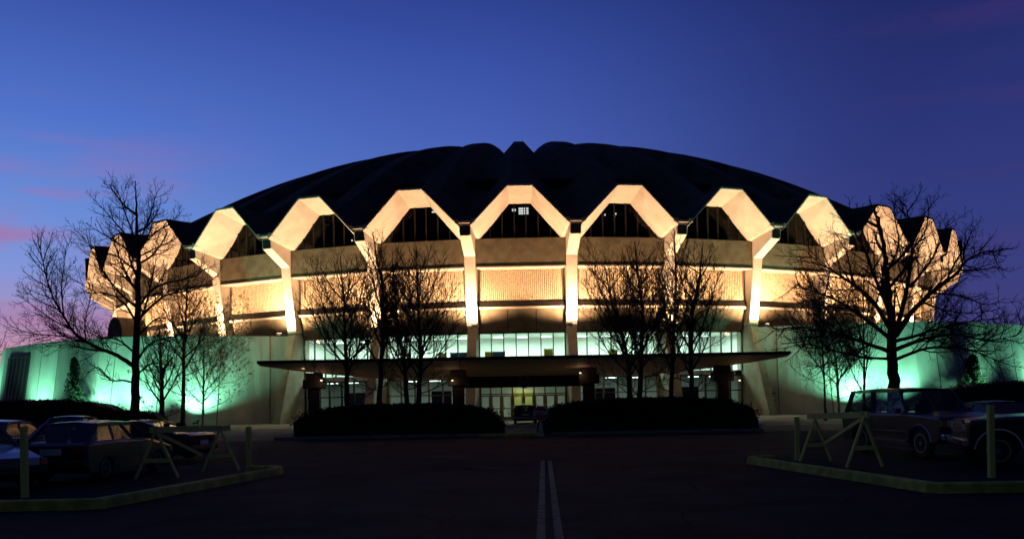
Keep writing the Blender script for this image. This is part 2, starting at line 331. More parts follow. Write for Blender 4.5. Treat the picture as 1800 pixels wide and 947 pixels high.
def sect(r):
    t = (RE - r) / (RE - RG); w = 1.03 - .10 * t; zt = 19.35 - .75 * t; e = r * math.tan(HALF) - .49
    m = 3.95 - .51 * t; return w, zt, m, 16.32 - .68 * t, e, 16.18 - .60 * t
def soff(r, s):      # soffit height at radius r, offset s from bay axis
    w, zt, m, zm, e, ze = sect(r); a = abs(s)
    if a <= w: return zt
    return zt + (zm - zt) * (a - w) / (m - w) if a <= m else zm + (ze - zm) * (a - m) / (e - m)
half_col = .50
VIS = 11
for k in range(-VIS, VIS + 1):
    az = k * STEP
    b = MB()
    def sec(r):
        w, zt, m, zm, e, ze = sect(r); return [(-e, ze), (-m, zm), (-w, zt), (w, zt), (m, zm), (e, ze)]
    o_, i_ = sec(RE - .02), sec(RG - .08)
    for j in range(5):
        b.quad(AO(az, RE - .02, *o_[j]), AO(az, RE - .02, *o_[j + 1]), AO(az, RG - .08, *i_[j + 1]), AO(az, RG - .08, *i_[j]))
    # front fascia strip between the roof edge and the soffit edge
    hf = RE * math.tan(HALF); wp = hf * .225; wv = hf * .19
    top = [(-hf, 16.7), (-(hf - wv), 16.7), (-wp, 19.5), (wp, 19.5), (hf - wv, 16.7), (hf, 16.7)]
    e = hf - half_col * .98
    bot = [(-hf, 16.48), (-e, 16.18), (-1.03, ZP), (1.03, ZP), (e, 16.18), (hf, 16.48)]
    for j in range(5):
        if j in (0, 4):
            continue
        b.quad(AO(az, RE, *bot[j]), AO(az, RE, *bot[j + 1]), AO(az, RE, *top[j + 1]), AO(az, RE, *top[j]))
        b.quad(AO(az, RE, *bot[j]), AO(az, RE, *bot[j + 1]), AO(az, RE - .02, *bot[j + 1]), AO(az, RE - .02, *bot[j]))
    for sg in (-1, 1):
        b.add([AO(az, RE, sg * (hf - wv), 16.7), AO(az, RE, sg * e, 16.18), AO(az, RE, sg * e, 16.7)], [(0, 1, 2)])
    b.build('hood', M['hood'], arena)
    # clerestory window
    wf = MB(); q_ = sect(RG); s0 = [(-q_[2], 15.5), (-q_[2], q_[3]), (-q_[0], q_[1]), (q_[0], q_[1]), (q_[2], q_[3]), (q_[2], 15.5)]
    pane = MB().add([AO(az, RG - .05, s, z) for s, z in s0], [tuple(range(6))]).build('clerestory_window', M['glass_dark'], arena)
    for s in (-2.6, -1.55, -.5, .5, 1.55, 2.6):
        zt = soff(RG, s) - .01
        wf.prism([(-.05, 15.5), (.05, 15.5), (.05, zt), (-.05, zt)], lambda p, s=s: AO(az, RG - .14, s + p[0], p[1]), lambda p, s=s: AO(az, RG + .03, s + p[0], p[1]))
    wf.build('mullion', M['mullion_light'], pane)
    # upper smooth panel
    def slab(r0, r1, s, z0, z1, name, m, zt0=None):
        c = [AO(az, r0, -s, z0), AO(az, r0, s, z0), AO(az, r1, s, z0), AO(az, r1, -s, z0), AO(az, r0, -s, z1), AO(az, r0, s, z1), AO(az, r1, s, z1), AO(az, r1, -s, z1)]
        return MB().add(c, [(0, 3, 2, 1), (4, 5, 6, 7), (0, 1, 5, 4), (1, 2, 6, 5), (2, 3, 7, 6), (3, 0, 4, 7)]).build(name, m, arena)
    def hb(r): return r * math.tan(HALF) - .47
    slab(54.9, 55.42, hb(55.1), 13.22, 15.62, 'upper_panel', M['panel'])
    # bright lip under the panel
    slab(54.15, 55.49, hb(54.7), 13.12, 13.22, 'panel_lip', M['concrete'])
    # ribbed panel : real flutes
    b = MB(); nr = 44; w = hb(54.15) - .06
    for j in range(nr):
        x0 = -w + 2 * w * j / nr; dx = 2 * w / nr
        q = [(x0, 54.18), (x0 + dx * .15, 54.3), (x0 + dx * .55, 54.3), (x0 + dx * .7, 54.18), (x0 + dx, 54.18)]
        for a_, c_ in zip(q[:-1], q[1:]):
            b.quad(AO(az, a_[1], a_[0], 10.3), AO(az, c_[1], c_[0], 10.3), AO(az, c_[1], c_[0], 13.2), AO(az, a_[1], a_[0], 13.2))
    for sg in (-1, 1):
        b.quad(AO(az, 54.0, sg * w, 10.3), AO(az, 54.0, sg * (w + .1), 10.3), AO(az, 54.0, sg * (w + .1), 13.2), AO(az, 54.0, sg * w, 13.2))
    b.build('ribbed_panel', M['ribbed'], arena)
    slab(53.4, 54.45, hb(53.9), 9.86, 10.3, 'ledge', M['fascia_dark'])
    slab(53.9, 54.52, hb(54.2), 9.68, 9.86, 'ledge_lip', M['concrete'])
    # recessed panels under the ledge, leaning inwards, three per bay
    w = hb(53.8)
    for j in range(3):
        xa = -w + 2 * w * j / 3 + .03; xb = -w + 2 * w * (j + 1) / 3 - .03
        if j == 0: xa -= .03
        if j == 2: xb += .03
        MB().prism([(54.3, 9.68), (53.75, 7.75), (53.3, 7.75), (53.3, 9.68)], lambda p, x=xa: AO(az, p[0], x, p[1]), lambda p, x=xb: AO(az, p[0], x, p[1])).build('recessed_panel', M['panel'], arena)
    # backing so that nothing shows between the parts
    slab(52.4, 53.35, hb(52.9) + .3, 7.78, 15.55, 'inner_wall', M['interior_dark'])

lamps = []
def spot(loc, tgt, power, color, size=150, blend=.3, rad=.12, name='flood_lamp'):
    d = bpy.data.lights.new(name, 'SPOT'); d.energy = power; d.color = color; d.spot_size = R(size); d.spot_blend = blend; d.shadow_soft_size = rad
    o = bpy.data.objects.new(name, d); col.objects.link(o); o.location = loc
    v = Vector(tgt) - Vector(loc); o.rotation_euler = v.to_track_quat('-Z', 'Y').to_euler(); return o

WARM = (1.0, .56, .29)
colp = [(58.35, 16.62), (58.25, 15.45), (55.75, 14.1), (54.95, 8.2), (52.0, 8.2), (52.0, 16.62)]
lowp = [(54.95, 8.2), (57.5, -.1), (52.9, -.1), (52.9, 8.2)]
for k in range(-VIS, VIS):
    az = (k + .5) * STEP
    c = MB(); hw = .48
    c.prism(colp, lambda p: AO(az, p[0], -hw, p[1]), lambda p: AO(az, p[0], hw, p[1]))
    # valley cap over the column head
    c.prism([(58.56, 16.38), (58.56, 16.62), (57.6, 16.62), (57.6, 16.38)], lambda p: AO(az, p[0], -.86, p[1]), lambda p: AO(az, p[0], .86, p[1]))
    co = c.build('column', M['hood'], arena); bevel(co, .03, 1)
    # arched drain opening in the column head
    arch = [(-.40, 15.42), (.40, 15.42), (.40, 16.12)] + [(.40 * math.cos(R(t)), 16.12 + .13 * math.sin(R(t))) for t in (30, 60, 90, 120, 150)] + [(-.40, 16.12)]
    def fr(p, d=0): return AO(az, 58.25 + (p[1] - 15.45) / 1.17 * .1 + d, p[0], p[1])
    MB().prism(arch, lambda p: fr(p, -.1), lambda p: fr(p, .012)).build('drain_opening', M['black'], co)
    l = MB(); l.prism(lowp, lambda p: AO(az, p[0], -.40, p[1]), lambda p: AO(az, p[0], .40, p[1]))
    if abs(az) < 30: bevel(l.build('buttress', M['buttress'], arena), .03, 1)
    # bracketed floodlight
    f = MB(); T = Matrix.Translation(AO(az, 56.75, 0, 8.05)) @ Matrix.Rotation(R(az + AZ0), 4, 'Z')
    f.box(-.22, -.14, -.12, .22, .16, .06, T); f.bar(AO(az, 56.6, -.15, 7.95), AO(az, 54.9, -.15, 8.1), .06); f.bar(AO(az, 56.6, .15, 7.95), AO(az, 54.9, .15, 8.1), .06)
    fo = f.build('floodlight', M['black'], arena)
    MB().box(-.18, -.1, .062, .18, .12, .075, T).build('lens', M['lamp_glow'], fo)
    if abs(az) < 78:
        p = A(az, 56.75, 8.25); q = A(az, 55.2, 16)
        sp = spot((p.x + CX, p.y + CY, p.z), (q.x + CX, q.y + CY, q.z), 6200, WARM, 154, .6)
        if abs(az) < 42:   # stray light that leaves the fixture sideways
            d = bpy.data.lights.new('stray_lamp', 'POINT'); d.energy = 65 if abs(az) > 20 else 30; d.color = WARM; d.shadow_soft_size = .2
            o = bpy.data.objects.new('stray_lamp', d); col.objects.link(o); p = A(az, 57.2, 7.75); o.location = (p.x + CX, p.y + CY, p.z)

# inner drum
b = MB(); nseg = 80
for i in range(nseg):
    a0, a1 = i * 360 / nseg, (i + 1) * 360 / nseg
    b.quad(A(a0, 46.4, -.1), A(a1, 46.4, -.1), A(a1, 46.4, 23), A(a0, 46.4, 23))
b.build('inner_drum', M['interior_dark'], arena)
# a few lamps and a lit board seen through the clerestory
def inner_light(az, r, s, z, w, h, name='clerestory_light', m=None):
    return MB().prism([(-w / 2, -h / 2), (w / 2, -h / 2), (w / 2, h / 2), (-w / 2, h / 2)], lambda p: AO(az, r, s + p[0], z + p[1]), lambda p: AO(az, r - .1, s + p[0], z + p[1])).build(name, m or M['inner_lamp'], arena)
M['inner_lamp'] = mat('arena_lamp', (.8, .8, .8), .5, emit=(.9, .92, .95), es=1.2)
M['inner_red'] = mat('red_arena_lamp', (.8, .2, .1), .5, emit=(1, .3, .15), es=4)
for dx in (-.24, .24):
    for dz in (-.22, .0, .22): inner_light(0, 50.5, .33 + dx, 19.0 + dz, .42, .15)
inner_light(0, 50.5, -.55, 19.1, .35, .2)
for az, s, z, w in ((-9, 1.9, 16.3, .3), (-9, 2.3, 16.3, .25), (-9, 2.7, 16.3, .25), (-9, 0, 19.2, .4), (-18, .1, 17.6, .12), (-18, .3, 18.2, .1), (-18, -.3, 17.1, .12), (-18, 1.2, 17.7, .1), (9, -2.9, 16.2, .3), (9, -.1, 18.6, .12), (9, .9, 18.7, .15), (9, .8, 18.5, .1)):
    inner_light(az, 50.6, s, z, w, .14)
inner_light(9, 50.6, -2.0, 17.4, .55, .16, m=M['inner_red'])

# lobby : floor, ceiling, glazing for the five entrance bays
for nm, z0, z1, m in (('lobby_floor', .0, .06, M['plaza']), ('upper_floor', 3.75, 4.15, M['ceiling']), ('lobby_ceiling', 7.66, 7.74, M['ceiling'])):
    b = MB()
    for i in range(-12, 12):
        a0, a1 = i * 2.0, (i + 1) * 2.0
        c = [A(a0, 46.6, z0), A(a1, 46.6, z0), A(a1, 53.5, z0), A(a0, 53.5, z0), A(a0, 46.6, z1), A(a1, 46.6, z1), A(a1, 53.5, z1), A(a0, 53.5, z1)]
        b.add(c, [(0, 3, 2, 1), (4, 5, 6, 7), (0, 1, 5, 4), (2, 3, 7, 6)])
    b.build(nm, m, arena)
b = MB()
for i in range(-12, 12): b.quad(A(i * 2, 47.5, .06), A(i * 2 + 2, 47.5, .06), A(i * 2 + 2, 47.5, 7.66), A(i * 2, 47.5, 7.66))
for sg in (-1, 1): b.quad(A(sg * 23.6, 47, 0), A(sg * 23.6, 53.4, 0), A(sg * 23.6, 53.4, 7.7), A(sg * 23.6, 47, 7.7))
b.build('lobby_wall', M['interior'], arena)
for k in range(-2, 3):
    az = k * STEP; w = 53.5 * math.tan(HALF) - .40
    # upper window
    f = MB(); nm = 7
    p_ = MB().quad(AO(az, 53.5, -w, 4.1), AO(az, 53.5, w, 4.1), AO(az, 53.5, w, 7.75), AO(az, 53.5, -w, 7.75)).build('upper_window', M['glass'], arena)
    for j in range(nm + 1):
        x = -w + 2 * w * j / nm; x = min(max(x, -w + .06), w - .06)
        f.prism([(-.045, 4.1), (.045, 4.1), (.045, 7.72), (-.045, 7.72)], lambda p, x=x: AO(az, 53.44, x + p[0], p[1]), lambda p, x=x: AO(az, 53.62, x + p[0], p[1]))
    f.prism([(-w, 7.6), (w, 7.6), (w, 7.74), (-w, 7.74)], lambda p: AO(az, 53.45, *p), lambda p: AO(az, 53.6, *p))
    f.build('window_frame', M['mullion'], p_)
    # spandrel
    MB().prism([(-w, 3.7), (w, 3.7), (w, 4.1), (-w, 4.1)], lambda p: AO(az, 53.4, *p), lambda p: AO(az, 53.1, *p)).build('spandrel', M['pier'], arena)
    # ground floor glazing
    g_ = MB().quad(AO(az, 53.45, -w, .05), AO(az, 53.45, w, .05), AO(az, 53.45, w, 3.7), AO(az, 53.45, -w, 3.7)).build('lobby_window', M['glass'], arena)
    f = MB(); fm = M['door_frame'] if k == 0 else (M['mullion'] if abs(k) == 2 else M['door_frame'])
    nn = 8 if k == 0 else 6
    for j in range(nn + 1):
        x = -w + 2 * w * j / nn; x = min(max(x, -w + .07), w - .07)
        f.prism([(-.06, .05), (.06, .05), (.06, 3.7), (-.06, 3.7)], lambda p, x=x: AO(az, 53.4, x + p[0], p[1]), lambda p, x=x: AO(az, 53.58, x + p[0], p[1]))
    for z in (.1, 2.25, 3.62):
        f.prism([(-w, z), (w, z), (w, z + .1), (-w, z + .1)], lambda p: AO(az, 53.42, *p), lambda p: AO(az, 53.56, *p))
    f.build('window_frame', fm, g_)
    # warm brick blocks and doors behind the glass
    if k != 0:
        bw = MB(); sg = 1 if k < 0 else -1
        bw.prism([(-w * .05, .06), (w * .42, .06), (w * .42, 2.7), (-w * .05, 2.7)], lambda p: AO(az, 51.5, sg * p[0], p[1]), lambda p: AO(az, 51.9, sg * p[0], p[1]))
        bw.build('ticket_booth', M['pier'], arena)
    for s in (-2.2, 0, 2.2):
        MB().prism([(s - .45, 49.6), (s + .45, 49.6), (s + .45, 49.8), (s - .45, 49.8)], lambda p: AO(az, p[1], p[0], 7.5), lambda p: AO(az, p[1], p[0], 7.56)).build('ceiling_light', M['fixture'], arena)
        MB().prism([(s - .5, 51.2), (s + .5, 51.2), (s + .5, 51.4), (s - .5, 51.4)], lambda p: AO(az, p[1], p[0], 3.6), lambda p: AO(az, p[1], p[0], 3.66)).build('ceiling_light', M['fixture'], arena)
    for zz, pw in ((7.35, 720), (3.5, 38)):
        d = bpy.data.lights.new('lobby_lamp', 'AREA'); d.shape = 'RECTANGLE'; d.size = 6.5; d.size_y = 1.2; d.energy = pw; d.color = (.72, 1, .84)
        o = bpy.data.objects.new('lobby_lamp', d); col.objects.link(o); p = A(az, 50.6, zz); o.location = (p.x + CX, p.y + CY, p.z); o.rotation_euler = (0, 0, R(az))
# entrance doors of the middle bay (leaves proud of the glazing)
w = 53.5 * math.tan(HALF) - .40
for j in range(8):
    x0 = -w + 2 * w * j / 8 + .07; x1 = -w + 2 * w * (j + 1) / 8 - .07
    d = MB()
    for a_, b_, c_, d_ in ((x0, x0 + .1, .12, 2.2), (x1 - .1, x1, .12, 2.2), (x0, x1, .12, .3), (x0, x1, 2.08, 2.2), (x0, x1, 1.0, 1.08)):
        d.prism([(a_, c_), (b_, c_), (b_, d_), (a_, d_)], lambda p: AO(0, 53.6, *p), lambda p: AO(0, 53.66, *p))
    dd = d.build('door', M['door_frame'], arena)
    MB().prism([(x0 + .14, .95), (x0 + .18, .95), (x0 + .18, 1.25), (x0 + .14, 1.25)], lambda p: AO(0, 53.67, *p), lambda p: AO(0, 53.71, *p)).build('door_handle', M['chrome'], dd)
# yellow lit passage behind the centre doors
M['yellow_room'] = mat('yellow_passage_wall', (.6, .6, .2), .8, (.65, .62, .25), 2)
MB().prism([(-.9, .06), (.9, .06), (.9, 2.6), (-.9, 2.6)], lambda p: AO(0, 47.9, *p), lambda p: AO(0, 48.0, *p)).build('passage_wall', M['yellow_room'], arena)
d = bpy.data.lights.new('passage_lamp', 'AREA'); d.size = 1.2; d.energy = 22; d.color = (1, .95, .45); o = bpy.data.objects.new('passage_lamp', d); col.objects.link(o); p = A(0, 48.8, 3.2); o.location = (p.x + CX, p.y + CY, p.z)
# displays on the upper floor
M['yellow'] = mat('yellow_board', (.6, .5, .05), .6, (.65, .55, .08), 3); M['blue'] = mat('blue_board', (.04, .09, .2), .6, (.05, .12, .25), 3)
def display(az, s, w_, m, label, cat, hgt=1.95):
    b = MB(); b.prism([(-w_ / 2, .12), (w_ / 2, .12), (w_ / 2, hgt), (-w_ / 2, hgt)], lambda p: AO(az, 52.3, s + p[0], 4.15 + p[1]), lambda p: AO(az, 52.5, s + p[0], 4.15 + p[1]))
    for x in (-w_ / 2 + .06, w_ / 2 - .06):
        b.prism([(-.03, .0), (.03, .0), (.03, hgt + .04), (-.03, hgt + .04)], lambda p: AO(az, 52.25, s + x + p[0], 4.15 + p[1]), lambda p: AO(az, 52.55, s + x + p[0], 4.15 + p[1]))
    o = b.build('display_board', m, None, loc=(CX, CY, 0)); tag(o, label, cat)
display(0, -3.0, .7, M['yellow'], 'small yellow board inside the upper window left of the blue one', 'board')
display(0, -2.1, 1.1, M['blue'], 'blue board on the upper floor beside the yellow one at middle bay', 'board')
display(0, 2.3, .8, M['yellow'], 'yellow board at the right end of the middle upper window', 'board', 2.1)
display(-9, 1.0, .7, M['yellow'], 'yellow board behind the upper window left of the middle bay', 'board')
display(-9, 2.7, 1.9, M['blue'], 'long blue board behind upper window left of the middle bay', 'board')
display(9, -.1, .8, M['yellow'], 'yellow board behind the upper window right of the middle bay', 'board')

# low wings curving out on both sides
def wing_r(a):
    pts = [(23.3, 54.0), (24.5, 54.9), (26, 56.2), (28.5, 58.6), (30.5, 60.8), (33, 62.9), (36, 64.4), (40, 65.3), (46, 66.2), (52, 67.1), (120, 67.1)]
    for (a0, r0), (a1, r1) in zip(pts[:-1], pts[1:]):
        if a <= a1: return r0 + (r1 - r0) * (a - a0) / (a1 - a0)
    return 67.1
WZ = 8.05
for sg in (-1, 1):
    angs = [23.3 + i * .75 for i in range(0, 30)] + [46 + i * 1.5 for i in range(0, 46)]
    b = MB(); c = MB(); j = 0
    for a0, a1 in zip(angs[:-1], angs[1:]):
        bt = lambda a: min(1.1, max(0, (a - 24) * .2))
        p0, p1 = A(sg * a0, wing_r(a0), WZ), A(sg * a1, wing_r(a1), WZ); up = Vector((0, 0, 0))
        b.quad(A(sg * a0, wing_r(a0) + bt(a0), -.1), A(sg * a1, wing_r(a1) + bt(a1), -.1), p1, p0)
        q0, q1 = A(sg * a0, wing_r(a0) - .4, WZ), A(sg * a1, wing_r(a1) - .4, WZ)
        b.quad(p0 + up, p1 + up, q1, q0); dn = Vector((0, 0, -.5)); b.quad(q0, q1, q1 + dn, q0 + dn)
        c.quad(q0 + dn, q1 + dn, A(sg * a1, 51, WZ - .5), A(sg * a0, 51, WZ - .5))
        # shallow vertical joints of the cast wall
    wo = b.build('wing_wall', M['wing'], arena); c.build('wing_roof', M['roof'], arena)
    for a in (24.9, 28, 31.4, 34.7, 38.6, 41.2, 44, 52.5, 61):
        r = wing_r(a); t = R(.045)
        MB().prism([(-.03, 0), (.03, 0), (.03, WZ - .02), (-.03, WZ - .02)], lambda p: AO(sg * a, r - .05 + bt(a) * (1 - p[1] / WZ), *p), lambda p: AO(sg * a, r + .012 + bt(a) * (1 - p[1] / WZ), *p)).build('wall_joint', M['panel'], wo)
    # fluted bay of the wing wall
    f = MB()
    for i in range(26):
        a = 38.9 + i * .085
        f.prism([(-.03, .0), (.03, .0), (.03, WZ - .05), (-.03, WZ - .05)], lambda p: AO(sg * a, wing_r(a) - .05 + bt(a) * (1 - p[1] / WZ), *p), lambda p: AO(sg * a, wing_r(a) + .05 + bt(a) * (1 - p[1] / WZ), *p))
    f.build('fluted_strip', M['wing'], wo)
# slit window in the left wing
def W_(a, z, o=0): return A(a, wing_r(-a) + .03 + o + 1.1 * (1 - z / WZ), z)
b = MB(); f = MB()
for i in range(6):
    a0, a1 = -46 - i * .85, -46 - (i + 1) * .85
    b.quad(W_(a0, 2.3, .02), W_(a1, 2.3, .02), W_(a1, 6.9, .02), W_(a0, 6.9, .02))
    f.bar(W_(a0, 2.3, .04), W_(a0, 6.9, .04), .09)
for z in (2.3, 3.0, 6.9): f.bar(W_(-46, z, .04), W_(-48.5, z, .06), .1); f.bar(W_(-48.5, z, .06), W_(-51.1, z, .04), .1)
bo = b.build('wing_window', M['black'], arena); f.build('window_frame', M['mullion'], bo)
# rounded plant hood on the left wing roof
b = MB(); n = 10
prof = [(-2, 0)] + [(2 * -math.cos(PI * i / n), 1.3 + 1.6 * math.sin(PI * i / n)) for i in range(n + 1)] + [(2, 0)]
b.prism(prof, lambda p: AO(-40, 61, p[0] * .75, WZ - .5 + p[1]), lambda p: AO(-40, 58.5, p[0] * .75, WZ - .5 + p[1])).build('roof_vent', M['panel'], arena)
# wall notice on the buttress right of the entrance
T = empty  # (kept short)
b = MB().prism([(-.24, 1.25), (.24, 1.25), (.24, 2.0), (-.24, 2.0)], lambda p: AO(24.6, 55.05, *p), lambda p: AO(24.6, 55.15, *p))
o = b.build('wall_notice', M['black'], arena); MB().prism([(-.14, 1.37), (.14, 1.37), (.14, 1.88), (-.14, 1.88)], lambda p: AO(24.6, 55.12, *p), lambda p: AO(24.6, 55.16, *p)).build('notice_sheet', mat('notice_paper', (.25, .4, .33), .6, (.3, .5, .4), 9), o)

# canopy over the entrance
def wl(x, y): return Vector((x - CX, y - CY, 0))
can = empty('canopy', (0, 0, 0)); can.parent = arena
b = MB(); nC = 24; F, Bk, T_ = [], [], []
XL, XR = -17.0, 18.7
secs = []
for i in range(nC + 1):
    t = i / nC; X = XL + (XR - XL) * t; e = 1 - abs(2 * t - 1); s = min(1, e * 2.6) ** .8
    yf = 58.3; yb = 58.9 + 10.5 * s; ztop = 4.62; thick = .15
    zf = ztop - thick; zb = zf - .12 - .75 * s
    secs.append([Vector((X - CX, yf - CY, ztop)), Vector((X - CX, yf - CY, zf)), Vector((X - CX, yb - CY, zb)), Vector((X - CX, yb - CY, ztop - .05))])
vs = [q for s_ in secs for q in s_]
fs = [(i * 4 + j, (i + 1) * 4 + j, (i + 1) * 4 + (j + 1) % 4, i * 4 + (j + 1) % 4) for i in range(nC) for j in range(4)] + [(0, 1, 2, 3), tuple(nC * 4 + j for j in (3, 2, 1, 0))]
b.add(vs, fs).build('canopy_slab', M['canopy'], can)
b = MB(); b.box(XL - CX - .03, 58.24 - CY, 4.48, XR - CX + .03, 58.30 - CY, 4.68); b.build('canopy_edge', M['fascia_dark'], can)
# entrance beam with round emblem
b = MB().box(-4.3 - CX + .0, 68.0 - CY, 2.75, 5.6 - CX, 68.5 - CY, 3.62); b.build('entrance_beam', M['pier'], can)
em = MB(); ex, ey, ez = px(921, 671, 67.9); T = Matrix.Translation((ex - CX, ey - CY, ez)) @ Matrix.Rotation(R(90), 4, 'X')
ring = [(.40, 0), (.50, 0), (.50, .06), (.40, .06)]
for i in range(28):
    a0, a1 = 2 * PI * i / 28, 2 * PI * (i + 1) / 28
    em.add([T @ Vector((r * math.cos(a), r * math.sin(a), z)) for a in (a0, a1) for r, z in ring], [(0, 1, 5, 4), (1, 2, 6, 5), (2, 3, 7, 6), (3, 0, 4, 7)])
eo = em.build('round_emblem', mat('emblem_ring', (.10, .13, .13), .5, (.14, .18, .17), 9), can)
for dx in (-.17, .17):
    MB().prism([(-.12, -.18), (.12, -.18), (.15, .0), (.08, .2), (-.08, .2), (-.15, .0)], lambda p: T @ Vector((p[0] + dx, p[1], 0)), lambda p: T @ Vector((p[0] + dx, p[1], .05))).build('emblem_shape', mat('emblem_green', (.05, .09, .1), .5, (.07, .12, .12), 9), eo)
for pxx in (553, 806, 1035, 1270):
    q = px(pxx, 690, 64.0); X = q.x - CX; Y = 64.0 - CY
    b = MB(); b.box(X - .42, Y - .35, -.1, X + .42, Y + .35, 3.0); b.box(X - .75, Y - .5, 2.85, X + .75, Y + .6, 3.55); b.box(X - .55, Y - .45, 3.5, X + .55, Y + .5, 4.0)
    bevel(b.build('canopy_pier', M['pier'], can), .04, 1)
# small downlights under the canopy
for pxx, pyy, rr in ((535, 646, 61.5), (565, 668, 63.4), (795, 668, 63.4), (1300, 668, 63.4), (1020, 655, 63.4)):
    q = px(pxx, pyy, rr); MB().box(q.x - CX - .07, q.y - CY - .05, q.z - .05, q.x - CX + .07, q.y - CY + .05, q.z + .03).build('downlight', mat('downlight_glow', (.9, .8, .6), .5, emit=(1, .75, .45), es=1.0), can)
    d = bpy.data.lights.new('canopy_lamp', 'POINT'); d.energy = 5; d.color = (1, .62, .36); d.shadow_soft_size = .08; o = bpy.data.objects.new('canopy_lamp', d); col.objects.link(o); o.location = (q.x, q.y - .25, q.z - .1)

# green ground floodlights
GREEN = (.27, 1.0, .60)
def gflood(az, power, off=1.9, tilt=8.5, label='', size=128):
    r = wing_r(abs(az)) + off + min(1.1, (abs(az) - 24) * .2); p = A(az, r, 0); X, Y = p.x + CX, p.y + CY
    e = empty('ground_floodlight', (X, Y, 0), R(az))
    tag(e, label, 'floodlight', 'floodlights washing the wing walls green')
    b = MB(); Tm = Matrix.Translation((0, 0, .38)) @ Matrix.Rotation(R(-40), 4, 'X')
    b.box(-.26, -.10, -.18, .26, .10, .18, Tm); b.build('housing', M['black'], e)
    MB().box(-.22, .101, -.14, .22, .11, .14, Tm).build('lens', mat('green_lens', (.5, .9, .7), .4, emit=(.2, 1, .6), es=3), e)
    b = MB(); b.bar((-.3, 0, .0), (-.3, 0, .4), .05); b.bar((.3, 0, .0), (.3, 0, .4), .05); b.bar((-.3, 0, .03), (.3, 0, .03), .06); b.build('stand', M['black'], e)
    t = A(az, r - off, tilt); loc = A(az, r + .3, .6)
    spot((loc.x + CX, loc.y + CY, loc.z), (t.x + CX, t.y + CY, t.z), power * 2.2, GREEN, size, .75, .15, 'green_flood')
    return e
for az, pw, lb in ((-28.2, 1500, 'black floodlight by the pale trunk at the left wing near the entrance'), (-31.6, 1500, 'floodlight between the two thin trees at the left wing'),
                   (-34.6, 1500, 'floodlight behind the left hedge below the roof vent'), (-42.8, 1700, 'floodlight behind the left hedge beside the wing window'), (-56, 2600, 'floodlight at the far left edge of the wing'),
                   (28.2, 1600, 'black floodlight by the pale lit trunk at the right wing'), (30.8, 1500, 'floodlight behind the slim tree beside the dark red utility vehicle'),
                   (36.2, 1500, 'floodlight behind the right hedge left of the dark evergreen'), (47, 1600, 'floodlight right of the dark evergreen at the right wing'), (56, 1900, 'floodlight at the far right edge of the wing')):
    gflood(az, pw, label=lb)

# ------------------------------------------------------------ vegetation
def curve_pts(P, n_per=4):
    if len(P) < 3: return P
    Q = [P[0] + (P[0] - P[1])] + P + [P[-1] + (P[-1] - P[-2])]; out_ = []
    for i in range(1, len(Q) - 2):
        for k in range(n_per):
            t = k / n_per; a, b, c, d = Q[i - 1], Q[i], Q[i + 1], Q[i + 2]
            out_.append(.5 * ((2 * b) + (c - a) * t + (2 * a - 5 * b + 4 * c - d) * t * t + (3 * b - a - 3 * c + d) * t ** 3))
    out_.append(P[-1]); return out_
def length(P): return sum((b - a).length for a, b in zip(P[:-1], P[1:]))
def at(P, t):
    Lt = length(P) * t
    for a, b in zip(P[:-1], P[1:]):
        d = (b - a).length
        if Lt <= d or b is P[-1]: return a.lerp(b, min(1, Lt / max(d, 1e-6))), (b - a).normalized()
        Lt -= d
    return P[-1], (P[-1] - P[-2]).normalized()
